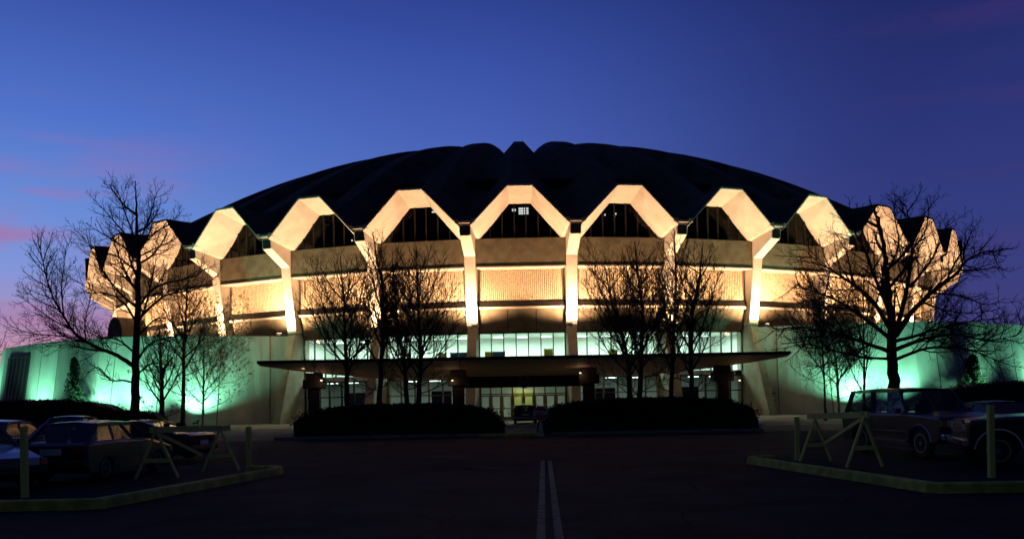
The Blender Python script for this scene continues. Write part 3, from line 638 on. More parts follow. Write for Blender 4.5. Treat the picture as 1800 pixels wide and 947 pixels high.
class Tree:
    def __init__(s, seed, up=.25, twig=.006, dens=1.0, wob=.12):
        s.r = random.Random(seed); s.trunk = MB(); s.crown = MB(); s.tips = []; s.up = up; s.twig = twig; s.dens = dens; s.wob = wob
    def limb(s, P, r0, r1, n=6, mb=None):
        P = curve_pts(P); m = len(P)
        w = s.wob * r0 * 1.2
        P = [p if i in (0, m - 1) else p + Vector([s.r.uniform(-w, w) for _ in range(3)]) for i, p in enumerate(P)]
        (mb or s.trunk).tube(P, [r0 + (r1 - r0) * (i / (m - 1)) ** .85 for i in range(m)], n); return P
    def grow(s, p, d, Ln, r, lev):
        n = 5 if lev <= 2 else 4; P = [p.copy()]; dd = d.copy(); st = Ln / (n - 1)
        for i in range(n - 1):
            dd = (dd + Vector((s.r.uniform(-1, 1), s.r.uniform(-1, 1), s.r.uniform(-1, 1))) * .16 + Vector((0, 0, s.up * .35))).normalized()
            P.append(P[-1] + dd * st)
        re = max(s.twig * .6, r * .35)
        s.crown.tube(P, [r + (re - r) * i / (n - 1) for i in range(n)], 4 if lev == 1 else 3)
        if lev < 3: s.spray(P, Ln, r, lev + 1)
        else: s.tips.append((P[-1], dd))
    def spray(s, P, Ln, r, lev, t0=.15):
        gap = {1: .42, 2: .30, 3: .22}[lev] / s.dens
        k = max(2, int(Ln * (1 - t0) / gap)); side = s.r.uniform(0, 6.28)
        for i in range(k):
            t = t0 + (1 - t0) * (i + s.r.uniform(.2, .9)) / k
            p, tg = at(P, min(t, .99)); side += 2.4 + s.r.uniform(-.5, .5)
            u = tg.cross(Vector((.3, .2, 1))).normalized(); v = tg.cross(u); ax = u * math.cos(side) + v * math.sin(side)
            an = R(s.r.uniform(28, 58)); d = (tg * math.cos(an) + ax * math.sin(an)).normalized()
            cl = {1: min(Ln * .42, 2.6), 2: min(Ln * .5, 1.15), 3: min(Ln * .55, .6)}[lev] * (1.12 - .6 * t) * s.r.uniform(.65, 1.2)
            rr = max(s.twig, min(r * .5 * (1 - .5 * t), .035 if lev == 1 else .018 if lev == 2 else .009))
            s.grow(p, d, cl, rr, lev)
    def main(s, P, r0, r1, t0=.2, lev=1):
        Q = s.limb(P, r0, r1, 7 if r0 > .1 else 5); s.spray(Q, length(Q), r0, lev, t0); return Q
    def leaves(s, n, size, box=None):
        b = MB(); tips = [t for t in s.tips if box is None or box(t[0])]
        for _ in range(n):
            if not tips: break
            p, d = s.r.choice(tips); p = p + Vector([s.r.uniform(-.12, .12) for _ in range(3)])
            a = Vector([s.r.uniform(-1, 1) for _ in range(3)]).normalized(); c = a.cross(Vector([s.r.uniform(-1, 1) for _ in range(3)])).normalized()
            z = size * s.r.uniform(.6, 1.3)
            b.add([p - a * z, p + c * z * .5, p + a * z, p - c * z * .5], [(0, 1, 2, 3)])
        return b
def finish_tree(T, name, loc, label, cat='tree', bark='bark', group=None, leaves=None, leafm='leaf'):
    e = empty(name, loc); off = Vector(loc)
    for b, nm in ((T.trunk, 'trunk'), (T.crown, 'crown')) + (((leaves, 'leaves'),) if leaves else ()):
        b.v = [(v[0] - off.x, v[1] - off.y, v[2] - off.z) for v in b.v]
        b.build(nm, M[bark] if nm != 'leaves' else M[leafm], e, smooth=(nm == 'trunk'))
    tag(e, label, cat, group); return e

def traced(seed, depth, trunk, r0, r1, limbs, label, name='bare_tree', up=.25, dens=1.35, extra=6, zsp=.45, bark='bark', leaves=0, leafsize=.06, tree_group='bare trees in front of the arena', twig=.009):
    """trunk / limbs: photo pixels at the tree's own depth; limbs fan out towards and away from the viewer as well"""
    T = Tree(seed, up, twig, dens); rnd = random.Random(seed + 5)
    tp = [px(x, y, depth) for x, y in trunk]; tp[0].z = -.1
    T.limb(tp, r0, r1, 9)
    # root flare
    T.trunk.tube([tp[0], tp[0] + (tp[1] - tp[0]).normalized() * .3, tp[0] + (tp[1] - tp[0]).normalized() * .7], [r0 * 1.5, r0 * 1.2, r0 * .98], 9)
    T.spray(curve_pts(tp)[-5:], length(tp[-2:]) * 1.2, r1 * 2, 1)
    for i, (pts, a, b) in enumerate(limbs):
        sgn = rnd.uniform(-1, 1) * zsp
        P = []; tot = 0
        p0 = px(*pts[0], depth); base = p0
        for j, (x, y) in enumerate(pts):
            q = px(x, y, depth); dist = (q - p0).length
            P.append(px(x, y, depth + sgn * dist * (.5 + .5 * j / len(pts))))
        T.main(P, a, b, .12)
    # limbs that leave towards and away from the camera
    tl = curve_pts(tp)
    for i in range(extra):
        t = .42 + .5 * (i + rnd.random() * .5) / max(extra, 1); p, tg = at(tl, t)
        ang = rnd.choice((90, -90)) + rnd.uniform(-40, 40); ln = (1.2 - t) * length(tp) * .38
        d = Vector((math.cos(R(ang)), math.sin(R(ang)), .55)).normalized()
        T.main([p, p + d * ln * .4, p + d * ln * .75 + Vector((0, 0, ln * .12)), p + d * ln + Vector((0, 0, ln * .3))], r0 * .28, r0 * .08)
    lv = T.leaves(leaves, leafsize) if leaves else None
    return finish_tree(T, name, (tp[0].x, tp[0].y, 0), label, bark=bark, leaves=lv, group=tree_group)

traced(11, 50, [(238, 770), (238, 700), (239, 640), (241, 560), (243, 480), (243, 440), (241, 400), (240, 360), (238, 318)], .29, .025, [
    ([(238, 645), (222, 634), (200, 622), (175, 612), (135, 590), (112, 555), (92, 520), (78, 475), (70, 432)], .15, .02),
    ([(165, 607), (120, 592), (80, 588), (45, 583), (15, 570)], .06, .012),
    ([(190, 618), (150, 612), (110, 606), (70, 612)], .05, .01),
    ([(130, 582), (90, 560), (55, 535), (30, 518)], .05, .01),
    ([(112, 555), (108, 510), (112, 470), (118, 425)], .05, .012),
    ([(150, 598), (150, 560), (160, 520), (165, 480)], .05, .01),
    ([(237, 672), (215, 668), (195, 668), (172, 645), (152, 658)], .07, .02),
    ([(237, 620), (205, 596), (170, 590), (130, 570)], .07, .015),
    ([(240, 568), (220, 535), (195, 518), (165, 512), (130, 490)], .08, .012),
    ([(242, 512), (222, 490), (200, 470), (170, 455)], .07, .012),
    ([(243, 480), (205, 450), (170, 440), (135, 405)], .06, .012),
    ([(246, 535), (272, 505), (318, 492), (345, 485), (362, 470)], .08, .015),
    ([(244, 560), (285, 522), (320, 513), (345, 508), (384, 484)], .09, .015),
    ([(243, 590), (275, 560), (310, 560), (345, 545)], .06, .012),
    ([(240, 635), (262, 605), (300, 592), (340, 588)], .08, .012),
    ([(239, 660), (265, 640), (290, 640), (320, 650)], .06, .012),
    ([(243, 440), (215, 405), (188, 375), (166, 350)], .07, .012),
    ([(243, 435), (222, 380), (208, 340), (198, 325)], .06, .012),
    ([(243, 430), (262, 385), (272, 350), (280, 330)], .06, .012),
    ([(243, 440), (272, 410), (300, 392), (320, 372)], .06, .012),
    ([(243, 452), (275, 435), (300, 425), (322, 405)], .05, .012),
    ([(243, 455), (205, 425), (178, 410), (152, 392)], .06, .012),
], 'tall bare tree with wide low limbs behind the dark hatchback', extra=8, up=.28, dens=1.7)

traced(12, 41, [(1571, 760), (1571, 700), (1570, 640), (1568, 585), (1563, 530), (1559, 480), (1553, 430), (1543, 385), (1528, 350)], .34, .02, [
    ([(1572, 590), (1585, 545), (1597, 490), (1603, 440), (1600, 395), (1592, 360)], .14, .015),
    ([(1574, 590), (1605, 545), (1645, 508), (1680, 482), (1700, 457), (1732, 442), (1758, 447)], .15, .014),
    ([(1660, 500), (1680, 460), (1700, 425), (1712, 400)], .06, .01),
    ([(1690, 475), (1720, 475), (1750, 470), (1775, 478)], .05, .01),
    ([(1640, 515), (1690, 520), (1730, 535), (1765, 530)], .06, .01),
    ([(1566, 580), (1535, 530), (1500, 500), (1470, 480), (1440, 462), (1412, 437)], .12, .012),
    ([(1500, 500), (1490, 450), (1475, 420), (1462, 400)], .05, .01),
    ([(1562, 545), (1535, 480), (1520, 440), (1500, 400), (1492, 380)], .09, .012),
    ([(1566, 595), (1520, 560), (1475, 530), (1430, 512), (1395, 500)], .11, .012),
    ([(1567, 618), (1530, 606), (1490, 592), (1440, 580), (1395, 575), (1355, 582)], .11, .012),
    ([(1568, 630), (1525, 628), (1470, 618), (1420, 605), (1378, 612)], .08, .012),
    ([(1530, 606), (1490, 620), (1450, 640), (1420, 650)], .05, .01),
    ([(1573, 600), (1610, 590), (1650, 577), (1700, 565), (1760, 560)], .10, .012),
    ([(1573, 615), (1625, 595), (1680, 588), (1735, 598), (1790, 588)], .11, .012),
    ([(1574, 632), (1630, 612), (1690, 612), (1740, 628), (1760, 642)], .09, .012),
    ([(1600, 505), (1635, 460), (1655, 420), (1670, 385)], .07, .01),
    ([(1620, 530), (1660, 545), (1710, 550), (1750, 545)], .06, .01),
    ([(1559, 480), (1580, 430), (1572, 380), (1575, 350)], .06, .01),
    ([(1603, 440), (1625, 410), (1632, 375), (1630, 352)], .05, .01),
], 'large spreading bare tree with thick trunk behind the red utility vehicle', extra=8, up=.18, dens=1.65)

# upright smaller trees with many ascending limbs
def vase(seed, depth, trunk, r0, halfw, top, label, nl=16, split=.3, lean=0, dens=1.65, group='bare trees in front of the arena', bark='bark', leaves=0, leafsize=.05, name='bare_tree', low=3):
    T = Tree(seed, .55, .0095, dens); rnd = random.Random(seed * 3 + 1)
    tp = [px(x, y, depth) for x, y in trunk]; tp[0].z = -.1; S = depth / FPX
    T.limb(tp, r0, r0 * .12, 8); tl = curve_pts(tp)
    T.trunk.tube([tp[0], tp[0] + Vector((0, 0, .3)), tp[0] + Vector((0, 0, .6))], [r0 * 1.4, r0 * 1.15, r0 * .97], 8)
    ztop = px(trunk[0][0], top, depth).z; az = rnd.uniform(0, 6.28); W = halfw * S * 1.12
    nl = int(nl * 1.35); split = split * .88
    for i in range(nl):
        t = split + (.9 - split) * (i / nl) ** 1.1; p, tg = at(tl, t); az += 2.4
        H_ = (ztop - p.z) * rnd.uniform(.72, 1.0); w = W * rnd.uniform(.6, 1.05) * (1 - .45 * (i / nl))
        q = p + Vector((math.cos(az) * w + lean * S, math.sin(az) * w, H_ * (.55 + .45 * (i / nl))))
        m1 = p.lerp(q, .35) + Vector((math.cos(az) * w * .14, math.sin(az) * w * .14, 0)); m2 = p.lerp(q, .7) + Vector((math.cos(az) * w * .1, 0, 0))
        T.main([p, m1, m2, q], r0 * .36 * (1 - .5 * i / nl), .008, .15)
    for i in range(low):
        t = split * rnd.uniform(.5, .95); p, tg = at(tl, t); az += 2.1
        d = Vector((math.cos(az), math.sin(az) * .6, .45)); ln = W * .9
        T.main([p, p + d * ln * .4 + Vector((0, 0, -.1)), p + d * ln * .8, p + d * ln + Vector((0, 0, .3))], r0 * .2, .008)
    T.spray(tl[-6:], 2.0, .03, 1)
    lv = T.leaves(leaves, leafsize) if leaves else None
    return finish_tree(T, name, (tp[0].x, tp[0].y, 0), label, bark=bark, leaves=lv, group=group)

vase(21, 48.5, [(610, 760), (610, 700), (609, 640), (606, 580), (604, 520), (598, 450)], .20, 85, 432, 'leftmost bare tree behind the left hedge, fanning over the pale column', 15, .38, leaves=900)
vase(22, 47.5, [(667, 760), (667, 700), (670, 640), (673, 560), (672, 500), (662, 455), (655, 408)], .19, 48, 405, 'slim bare tree with a crooked low limb behind the left hedge', 12, .38, leaves=500)
vase(23, 49.5, [(716, 760), (715, 700), (711, 640), (703, 590), (696, 530), (690, 460)], .18, 62, 440, 'bare tree behind left hedge, left of the pair of close trunks', 12, .34, leaves=600)
vase(24, 48, [(736, 760), (736, 700), (739, 640), (736, 570), (733, 500), (731, 432)], .19, 78, 428, 'rightmost bare tree behind the left hedge beside the middle bay', 16, .34, leaves=900)
vase(25, 48.5, [(1107, 760), (1107, 700), (1104, 640), (1094, 590), (1075, 530), (1062, 460)], .18, 88, 425, 'leftmost bare tree behind the right hedge leaning left', 16, .32, leaves=900)
vase(26, 47.5, [(1124, 760), (1124, 700), (1127, 620), (1129, 550), (1121, 480), (1115, 425)], .19, 62, 418, 'second bare tree behind the right hedge with a straight trunk', 14, .34, leaves=700)
vase(27, 49.5, [(1180, 760), (1180, 700), (1183, 630), (1186, 550), (1188, 480), (1185, 405)], .18, 45, 400, 'bare tree in front of the floodlit column right of the middle bay', 12, .34, leaves=500)
vase(28, 48, [(1216, 760), (1216, 700), (1215, 620), (1219, 540), (1230, 480), (1236, 425)], .18, 66, 425, 'rightmost bare tree behind the right hedge below the clerestory', 15, .32, leaves=900)

vase(31, 66, [(322, 760), (322, 700), (323, 640), (325, 580), (328, 520), (330, 470)], .20, 62, 455, 'slender bare tree in front of left green wall right of the tall tree', 14, .42, group='young trees by the wing walls', leaves=500, dens=1.2)
vase(32, 64, [(285, 760), (285, 710), (284, 660), (282, 620), (280, 580)], .24, 42, 560, 'short leafy-twigged tree in front of the brightest left green wall', 12, .3, group='young trees by the wing walls', leaves=1800, leafsize=.08, dens=1.2)
vase(33, 72, [(357, 755), (357, 720), (358, 660), (358, 600), (360, 540)], .14, 70, 520, 'young tree with yellow green leaves lit by the left floodlight', 18, .22, group='young trees by the wing walls', leaves=4000, leafsize=.085, bark='bark_light', lean=22, dens=1.1)
vase(34, 56, [(1519, 760), (1519, 700), (1519, 640), (1518, 560), (1517, 470)], .13, 40, 455, 'slim bare tree left of the thick trunk at right', 9, .2, group='young trees by the wing walls')
vase(35, 71, [(1474, 740), (1473, 700), (1471, 650), (1464, 600), (1458, 540)], .17, 62, 480, 'pale trunked tree lit green beside the right floodlight', 14, .3, group='young trees by the wing walls', bark='bark_light', leaves=500, leafsize=.08, lean=-10)
vase(36, 58, [(1452, 760), (1450, 700), (1447, 640), (1442, 560), (1438, 500)], .10, 60, 470, 'thin twiggy bare tree over the wing wall right of the canopy tip', 13, .35, group='young trees by the wing walls', leaves=500)

# hedges : leaf-sized faces over a rounded volume
def hedge(x0, x1, y0, y1, h, label, seed, group, nleaf=14000, m='hedge'):
    rnd = random.Random(seed); e = empty('hedge', ((x0 + x1) / 2, (y0 + y1) / 2, 0)); cx, cy = e.location.x, e.location.y
    hx, hy = (x1 - x0) / 2, (y1 - y0) / 2
    def prof(u, v):   # superellipsoid, lumpy
        k = 1 + .03 * math.sin(u * 9 * hx / 4 + seed) + .025 * math.sin(u * 23 + v * 7)
        return k
    b = MB(); nu, nv = 64, 12; rows_ = []
    def pt(a, t, s=1.0):
        ca, sa = math.cos(a), math.sin(a)
        ex = .35; fx = math.copysign(abs(ca) ** ex, ca); fy = math.copysign(abs(sa) ** ex, sa)
        rr = math.cos(t) ** .45 if t < PI / 2 else 0; zz = math.sin(t) ** .55 if t > 0 else 0
        lump = 1 + .018 * math.sin(a * 17 + seed) + .012 * math.sin(a * 41 + t * 9)
        hz = h * (1 + .02 * math.sin(fx * hx * 1.9 + seed) + .012 * math.sin(fx * hx * 5.3))
        return Vector((fx * rr * (hx - .3 + .3 * rr) * lump * s, fy * rr * hy * lump * s, hz * zz * s))
    vs = [pt(2 * PI * i / nu, PI / 2 * j / nv, .96) for j in range(nv + 1) for i in range(nu)]
    b.add(vs, [(j * nu + i, j * nu + (i + 1) % nu, (j + 1) * nu + (i + 1) % nu, (j + 1) * nu + i) for j in range(nv) for i in range(nu)])
    b.build('branch_mass', M[m], e)
    c = MB()
    for _ in range(nleaf):
        # choose x uniformly, so that leaves cover the long sides evenly
        fx = rnd.uniform(-1, 1); t = math.acos(rnd.random() ** .9) if rnd.random() < .6 else rnd.uniform(.0, PI / 2)
        a = math.acos(math.copysign(min(1, abs(fx)) ** (1 / .35), fx)); a = a if rnd.random() < .28 else -a
        p = pt(a, t, rnd.uniform(.955, 1.02) if rnd.random() < .93 else rnd.uniform(1.01, 1.045))
        d = Vector([rnd.uniform(-1, 1) for _ in range(3)]).normalized(); q = d.cross(Vector([rnd.uniform(-1, 1) for _ in range(3)])).normalized(); z = rnd.uniform(.03, .07)
        c.add([p - d * z, p + q * z * .6, p + d * z, p - q * z * .6], [(0, 1, 2, 3)])
    c.build('leaves', M[m], e)
    tag(e, label, 'hedge', group); return e
hedge(-11.2, -.25, 42.9, 46.6, 1.60, 'long clipped hedge left of the stop sign in front of the entrance', 1, 'clipped hedges')
hedge(1.15, 12.6, 42.9, 46.6, 1.68, 'long clipped hedge right of the stop sign in front of the entrance', 2, 'clipped hedges')
hedge(-36, -24.6, 54, 57.5, 2.25, 'dark hedge in front of the green wing wall at far left', 3, 'clipped hedges', 9000)
hedge(26.6, 42, 54, 58, 2.35, 'dark hedge behind the parked vehicles at far right', 4, 'clipped hedges', 9000)
hedge(-25.5, -20.5, 50.5, 53, 1.5, 'low loose shrub bed around the base of the tall left tree', 5, 'clipped hedges', 5000, 'evergreen')

def evergreen(x, y, h, w, label, seed):
    rnd = random.Random(seed); e = empty('evergreen_tree', (x, y, 0)); MB().tube([Vector((0, 0, 0)), Vector((0, 0, h * .5)), Vector((0, 0, h * .96))], [.1, .07, .02], 6).build('trunk', M['bark'], e)
    c = MB()
    for _ in range(8000):
        t = rnd.random() ** 1.1; a0 = rnd.uniform(0, 6.28); z = h * (.04 + .96 * t); rr = w * (1 - t) ** .45 * (.75 + .3 * math.sin(a0 * 3 + z * 1.9 + seed) + .22 * math.sin(a0 * 7 + z * 5)) * rnd.random() ** .7 * min(1, (t + .15) * 3); a = a0
        p = Vector((rr * math.cos(a), rr * math.sin(a), z)); d = Vector([rnd.uniform(-1, 1) for _ in range(3)]).normalized(); q = d.cross(Vector((.3, .5, .8))).normalized(); s = rnd.uniform(.05, .12)
        c.add([p - d * s, p + q * s * .5, p + d * s, p - q * s * .5], [(0, 1, 2, 3)])
    c.build('crown', M['evergreen'], e); tag(e, label, 'tree', 'small evergreens by the wing walls')
q = px(132, 700, 76); evergreen(q.x, q.y, 6.2, 1.15, 'narrow dark evergreen against the left green wall beside the fluted strip', 3)
q = px(1710, 700, 76); evergreen(q.x, q.y, 5.0, 1.5, 'dark bushy evergreen against the right green wall', 5)

# far trees at the horizon edges
def far_tree(x, y, h, label, seed, rr=.2):
    T = Tree(seed, .5, .03, .45); rnd = random.Random(seed); base = Vector((x, y, 0)); T.limb([base, base + Vector((0, 0, h * .5)), base + Vector((.2, 0, h * .95))], rr, .04, 6)
    for i in range(14):
        t = .25 + .7 * i / 14; p = base + Vector((0, 0, h * t)); a = i * 2.4; w = h * .28 * (1.1 - t * .7); T.main([p, p + Vector((math.cos(a) * w * .6, math.sin(a) * w * .6, h * .08)), p + Vector((math.cos(a) * w, math.sin(a) * w, h * .22))], .09, .03)
    finish_tree(T, 'distant_tree', (x, y, 0), label, group='distant bare trees')
for i, (x, d, top) in enumerate(((1775, 150, 552), (1798, 160, 548), (1818, 150, 560), (-5, 150, 600), (-30, 150, 590), (1755, 170, 566))):
    q = px(x, top, d)
    far_tree(q.x, q.y, q.z, ('hazy bare tree beyond the right wing, %s' if i in (0, 1, 2, 5) else 'bare tree beyond the left end of the wing, %s') % ('nearest the thick tree', 'at the very edge', 'cut by the frame', 'at the very edge', 'cut by the frame', 'smallest and lowest')[i], 60 + i)

# ------------------------------------------------------------ stop sign
q = px(951, 767, 41.2); e = empty('stop_sign', (q.x, 41.2, 0), 0); tag(e, 'red octagonal stop sign on a pale green cone base before the hedges', 'sign')
zc = px(951, 726, 41.2).z; r_ = .385
octo = [(r_ * math.cos(R(22.5 + 45 * i)), r_ * math.sin(R(22.5 + 45 * i))) for i in range(8)]
MB().prism(octo, lambda p: (p[0], .0, zc + p[1]), lambda p: (p[0], .02, zc + p[1])).build('sign_plate', M['sign_red'], e)
b = MB()
for i in range(8):
    a0, a1 = octo[i], octo[(i + 1) % 8]; k0, k1 = .955, .90
    b.quad((a0[0] * k0, -.004, zc + a0[1] * k0), (a1[0] * k0, -.004, zc + a1[1] * k0), (a1[0] * k1, -.004, zc + a1[1] * k1), (a0[0] * k1, -.004, zc + a0[1] * k1))
b.build('sign_border', M['sign_white'], e)
def text(s, size, m, parent, loc, name='lettering', rot=(PI / 2, 0, 0), ext=.003):
    cu = bpy.data.curves.new(name, 'FONT'); cu.body = s; cu.size = size; cu.align_x = 'CENTER'; cu.align_y = 'CENTER'; cu.extrude = ext; cu.offset = .006
    t = bpy.data.objects.new('tmp', cu); col.objects.link(t); bpy.context.view_layer.update()
    me = bpy.data.meshes.new_from_object(t); bpy.data.objects.remove(t); me.materials.clear(); me.materials.append(m)
    o = bpy.data.objects.new(name, me); col.objects.link(o); o.parent = parent; o.location = loc; o.rotation_euler = rot; return o
text('STOP', .29, M['sign_white'], e, (0, -.008, zc))
MB().tube([Vector((0, .04, .3)), Vector((0, .04, zc + .3))], [.03, .03], 8, True).build('post', M['chrome'], e)
MB().lathe([(.25, 0), (.25, .04), (.20, .06), (.09, .62), (.05, .66)], 4, Matrix.Rotation(R(45), 4, 'Z')).build('cone_base', mat('pale_cone', (.30, .42, .24), .7, (.36, .48, .28), 5), e)

# ------------------------------------------------------------ posts and sawhorses
def post(x, y, d, top, label):
    q = px(x, y, d); h = px(x, top, d).z; e = empty('wooden_post', (q.x, d, 0), random.uniform(-.2, .2)); tag(e, label, 'post', 'wooden posts along the kerb islands')
    b = MB().box(-.058, -.058, -.05, .058, .058, h); bevel(b.build('post_timber', M['wood'], e), .012, 1)
    b = MB().box(-.048, -.048, h, .048, .048, h + .02); b.build('post_cap', M['wood'], e)
post(44, 872, 17.0, 751, 'yellow green wooden post at the far left in front of dark car')
post(438, 822, 23.7, 750, 'wooden post right of the left sawhorse')
post(1743, 838, 17.4, 713, 'tall wooden post at far right in front of the pickup')
post(1402, 808, 23, 733, 'short wooden post left of the right sawhorse')

def sawhorse(A1, A2, d1, d2, top1, top2, label):
    """A1=(xl,xr,y)"""
    pl, pr = px(A1[0], A1[2], d1), px(A1[1], A1[2], d1); ql, qr = px(A2[0], A2[2], d2), px(A2[1], A2[2], d2)
    c1 = (pl + pr) / 2; c2 = (ql + qr) / 2; e = empty('sawhorse', ((c1.x + c2.x) / 2, (d1 + d2) / 2, 0)); off = Vector(e.location)
    h1 = px(A1[0], top1, d1).z; h2 = px(A2[0], top2, d2).z
    for (l, r, h, dd) in ((pl, pr, h1, d1), (ql, qr, h2, d2)):
        b = MB(); ax = (l.x + r.x) / 2; hw = abs(r.x - l.x) / 2
        a0 = Vector((ax - hw, dd - .05, 0)) - off; a1 = Vector((ax + hw, dd + .05, 0)) - off; t = Vector((ax, dd, h)) - off
        ov = Vector((hw * .10, 0, 0))
        b.bar(a0, t + ov + Vector((0, -.03, .05)), .09, .045); b.build('leg', M['wood'], e)
        MB().bar(a1, t - ov + Vector((0, .03, .05)), .09, .045).build('leg', M['wood'], e)
        MB().bar(a0.lerp(t, .36) + Vector((0, -.045, 0)), a1.lerp(t, .36) + Vector((0, -.045, 0)), .03, .10).build('cross_brace', M['wood'], e)
    v = Vector((c2.x - c1.x, d2 - d1, 0)).normalized() * .35
    r0 = Vector((c1.x, d1, h1 - .02)) - off - v * .5; r1 = Vector((c2.x, d2, h2 - .02)) - off + v
    MB().bar(r0, r1, .05, .15).build('top_rail', M['wood'], e)
    MB().bar(Vector((c1.x, d1 + .1, h1 * .9)) - off, Vector((c2.x + (c1.x - c2.x) * .55, d2, h2 * .38)) - off, .045, .09).build('diagonal_brace', M['wood'], e)
    tag(e, label, 'sawhorse', 'wooden sawhorse barricades')
sawhorse((240, 312, 840), (357, 420, 829), 20.9, 22.8, 754, 752, 'wooden sawhorse barricade in front of the dark hatchback at left')
sawhorse((1487, 1553, 818), (1405, 1462, 810), 20.4, 22.5, 727, 731, 'wooden sawhorse barricade in front of the utility vehicle at right')

# ------------------------------------------------------------ vehicles
def wheel(parent, x, y, r, w, side):
    T = Matrix.Translation((x, y, r)) @ Matrix.Rotation(R(90), 4, 'X')
    t = MB().lathe([(r * .6, -w / 2), (r * .9, -w / 2), (r, -w / 2 + .04), (r, w / 2 - .04), (r * .9, w / 2), (r * .6, w / 2)], 28, T).build('wheel', M['tyre'], parent, smooth=False)
    s = -1 if side > 0 else 1   # lathe z maps to -y after the rotation
    z0 = s * (w / 2 - .05); z1 = s * (w / 2 + .004)
    f = MB(); f.lathe([(r * .61, z0), (r * .62, z1), (r * .55, z1), (r * .50, z0 + s * .01)] if s > 0 else [(r * .50, z0 + s * .01), (r * .55, z1), (r * .62, z1), (r * .61, z0)], 28, T)
    for k in range(8):
        a = 2 * PI * k / 8; c, s_ = math.cos(a), math.sin(a); p, q = r * .12, r * .54; hw = .03
        zz = z0 + s * .035
        f.add([T @ Vector((p * c - hw * s_, p * s_ + hw * c, zz)), T @ Vector((q * c - hw * s_, q * s_ + hw * c, zz)), T @ Vector((q * c + hw * s_, q * s_ - hw * c, zz)), T @ Vector((p * c + hw * s_, p * s_ - hw * c, zz))], [(0, 1, 2, 3)])
    f.lathe([(r * .16, min(z0, z0 + s * .05)), (r * .14, max(z0, z0 + s * .05))], 14, T)
    f.build('rim', M['rim'], t)
def car(name, label, loc, rz, S, pm, group='parked cars'):
    """S: len, wid, wheel r, front/rear axle x, top profile (x,z) rear->front, greenhouse spec; x is forward"""
    e = empty(name, loc, rz); tag(e, label, S.get('cat', 'car'), group)
    Lh, W, wr, xf, xr, cl = S['L'] / 2, S['W'] / 2, S['wr'], S['xf'], S['xr'], S['cl']
    ar = wr * 1.16
    def archpts(cx):
        a0 = math.asin(max(-1, (cl - wr) / ar)); n_ = 10
        return [(cx + ar * math.cos(a0 + (PI - 2 * a0) * i / n_), wr + ar * math.sin(a0 + (PI - 2 * a0) * i / n_)) for i in range(n_ + 1)]
    top = S['top']
    poly = [(-Lh + .03, cl + .12)] + top + [(Lh - .03, cl + .12), (Lh - .15, cl)] + archpts(xf) + archpts(xr) + [(-Lh + .15, cl)]
    # loft across the width: a flat top curving down into the sides
    layers = [(-W + .03, .0), (-W, .0), (-W + .035, 1.0)]
    def yz(x, z, k):   # side tumble: shoulder in a little above mid height
        return z
    b = MB(); npt = len(poly)
    zmax = max(z for _, z in top)
    def lay(y, inset):
        r = []
        for x, z in poly:
            nx = x * (1 - inset * .02 / 1); nz = z - (inset * .06 if z > cl + .2 else 0) ; r.append((nx, y, nz))
        return r
    ys = [(-W, 1), (-W + .02, .35), (-W + .09, 0), (W - .09, 0), (W - .02, .35), (W, 1)]
    vs = []
    for y, ins in ys: vs += lay(y, ins)
    fs = [(j * npt + i, j * npt + (i + 1) % npt, (j + 1) * npt + (i + 1) % npt, (j + 1) * npt + i) for j in range(len(ys) - 1) for i in range(npt)]
    fs += [tuple(range(npt))[::-1], tuple(range((len(ys) - 1) * npt, len(ys) * npt))]
    body = b.add(vs, fs).build('body', pm, e); bevel(body, .025, 2, 25)
    # dark wheel wells
    for cx in (xf, xr):
        for s in (-1, 1):
            wheel(e, cx, s * (W - .12), wr, .2, s)
        MB().box(cx - ar + .01, -W + .22, cl, cx + ar - .01, W - .22, wr + ar * .8).build('wheel_well', M['plastic'], e)
    # greenhouse
    g = S['gh']; zb = g['zb']; zt = g['zt']; wb = W - .07; wt = W - .07 - g['tumble']
    x = g['b']; xt = g['t']      # rear base, front base; rear top, front top
    C = {}
    for s in (-1, 1):
        C['rb', s] = Vector((x[0], s * wb, zb)); C['fb', s] = Vector((x[1], s * wb, zb)); C['rt', s] = Vector((xt[0], s * wt, zt)); C['ft', s] = Vector((xt[1], s * wt, zt))
    ro = MB(); crown = .045
    cols = 6; rws = 8; rv = []
    for i in range(rws + 1):
        tx = i / rws
        for j in range(cols + 1):
            ty = j / cols * 2 - 1; X = xt[0] + (xt[1] - xt[0]) * tx; z = zt + crown * (1 - ty * ty) * 1.0 + .03 * (1 - (2 * tx - 1) ** 2)
            rv.append((X, ty * wt, z))
    o0 = len(rv); rv += [(a, b_, c_ - .07 - (c_ - zt) * .7) for a, b_, c_ in rv]
    cc = cols + 1
    fq = [(i * cc + j, i * cc + j + 1, (i + 1) * cc + j + 1, (i + 1) * cc + j) for i in range(rws) for j in range(cols)]
    fq += [tuple(o0 + k for k in q[::-1]) for q in fq]
    for i in range(rws): fq += [(i * cc, (i + 1) * cc, o0 + (i + 1) * cc, o0 + i * cc), (i * cc + cols, (i + 1) * cc + cols, o0 + (i + 1) * cc + cols, o0 + i * cc + cols)]
    for j in range(cols): fq += [(j, j + 1, o0 + j + 1, o0 + j), (rws * cc + j, rws * cc + j + 1, o0 + rws * cc + j + 1, o0 + rws * cc + j)]
    ro.add(rv, fq).build('roof', S.get('roofm', pm), e)
    pil = MB(); divs = g['div']
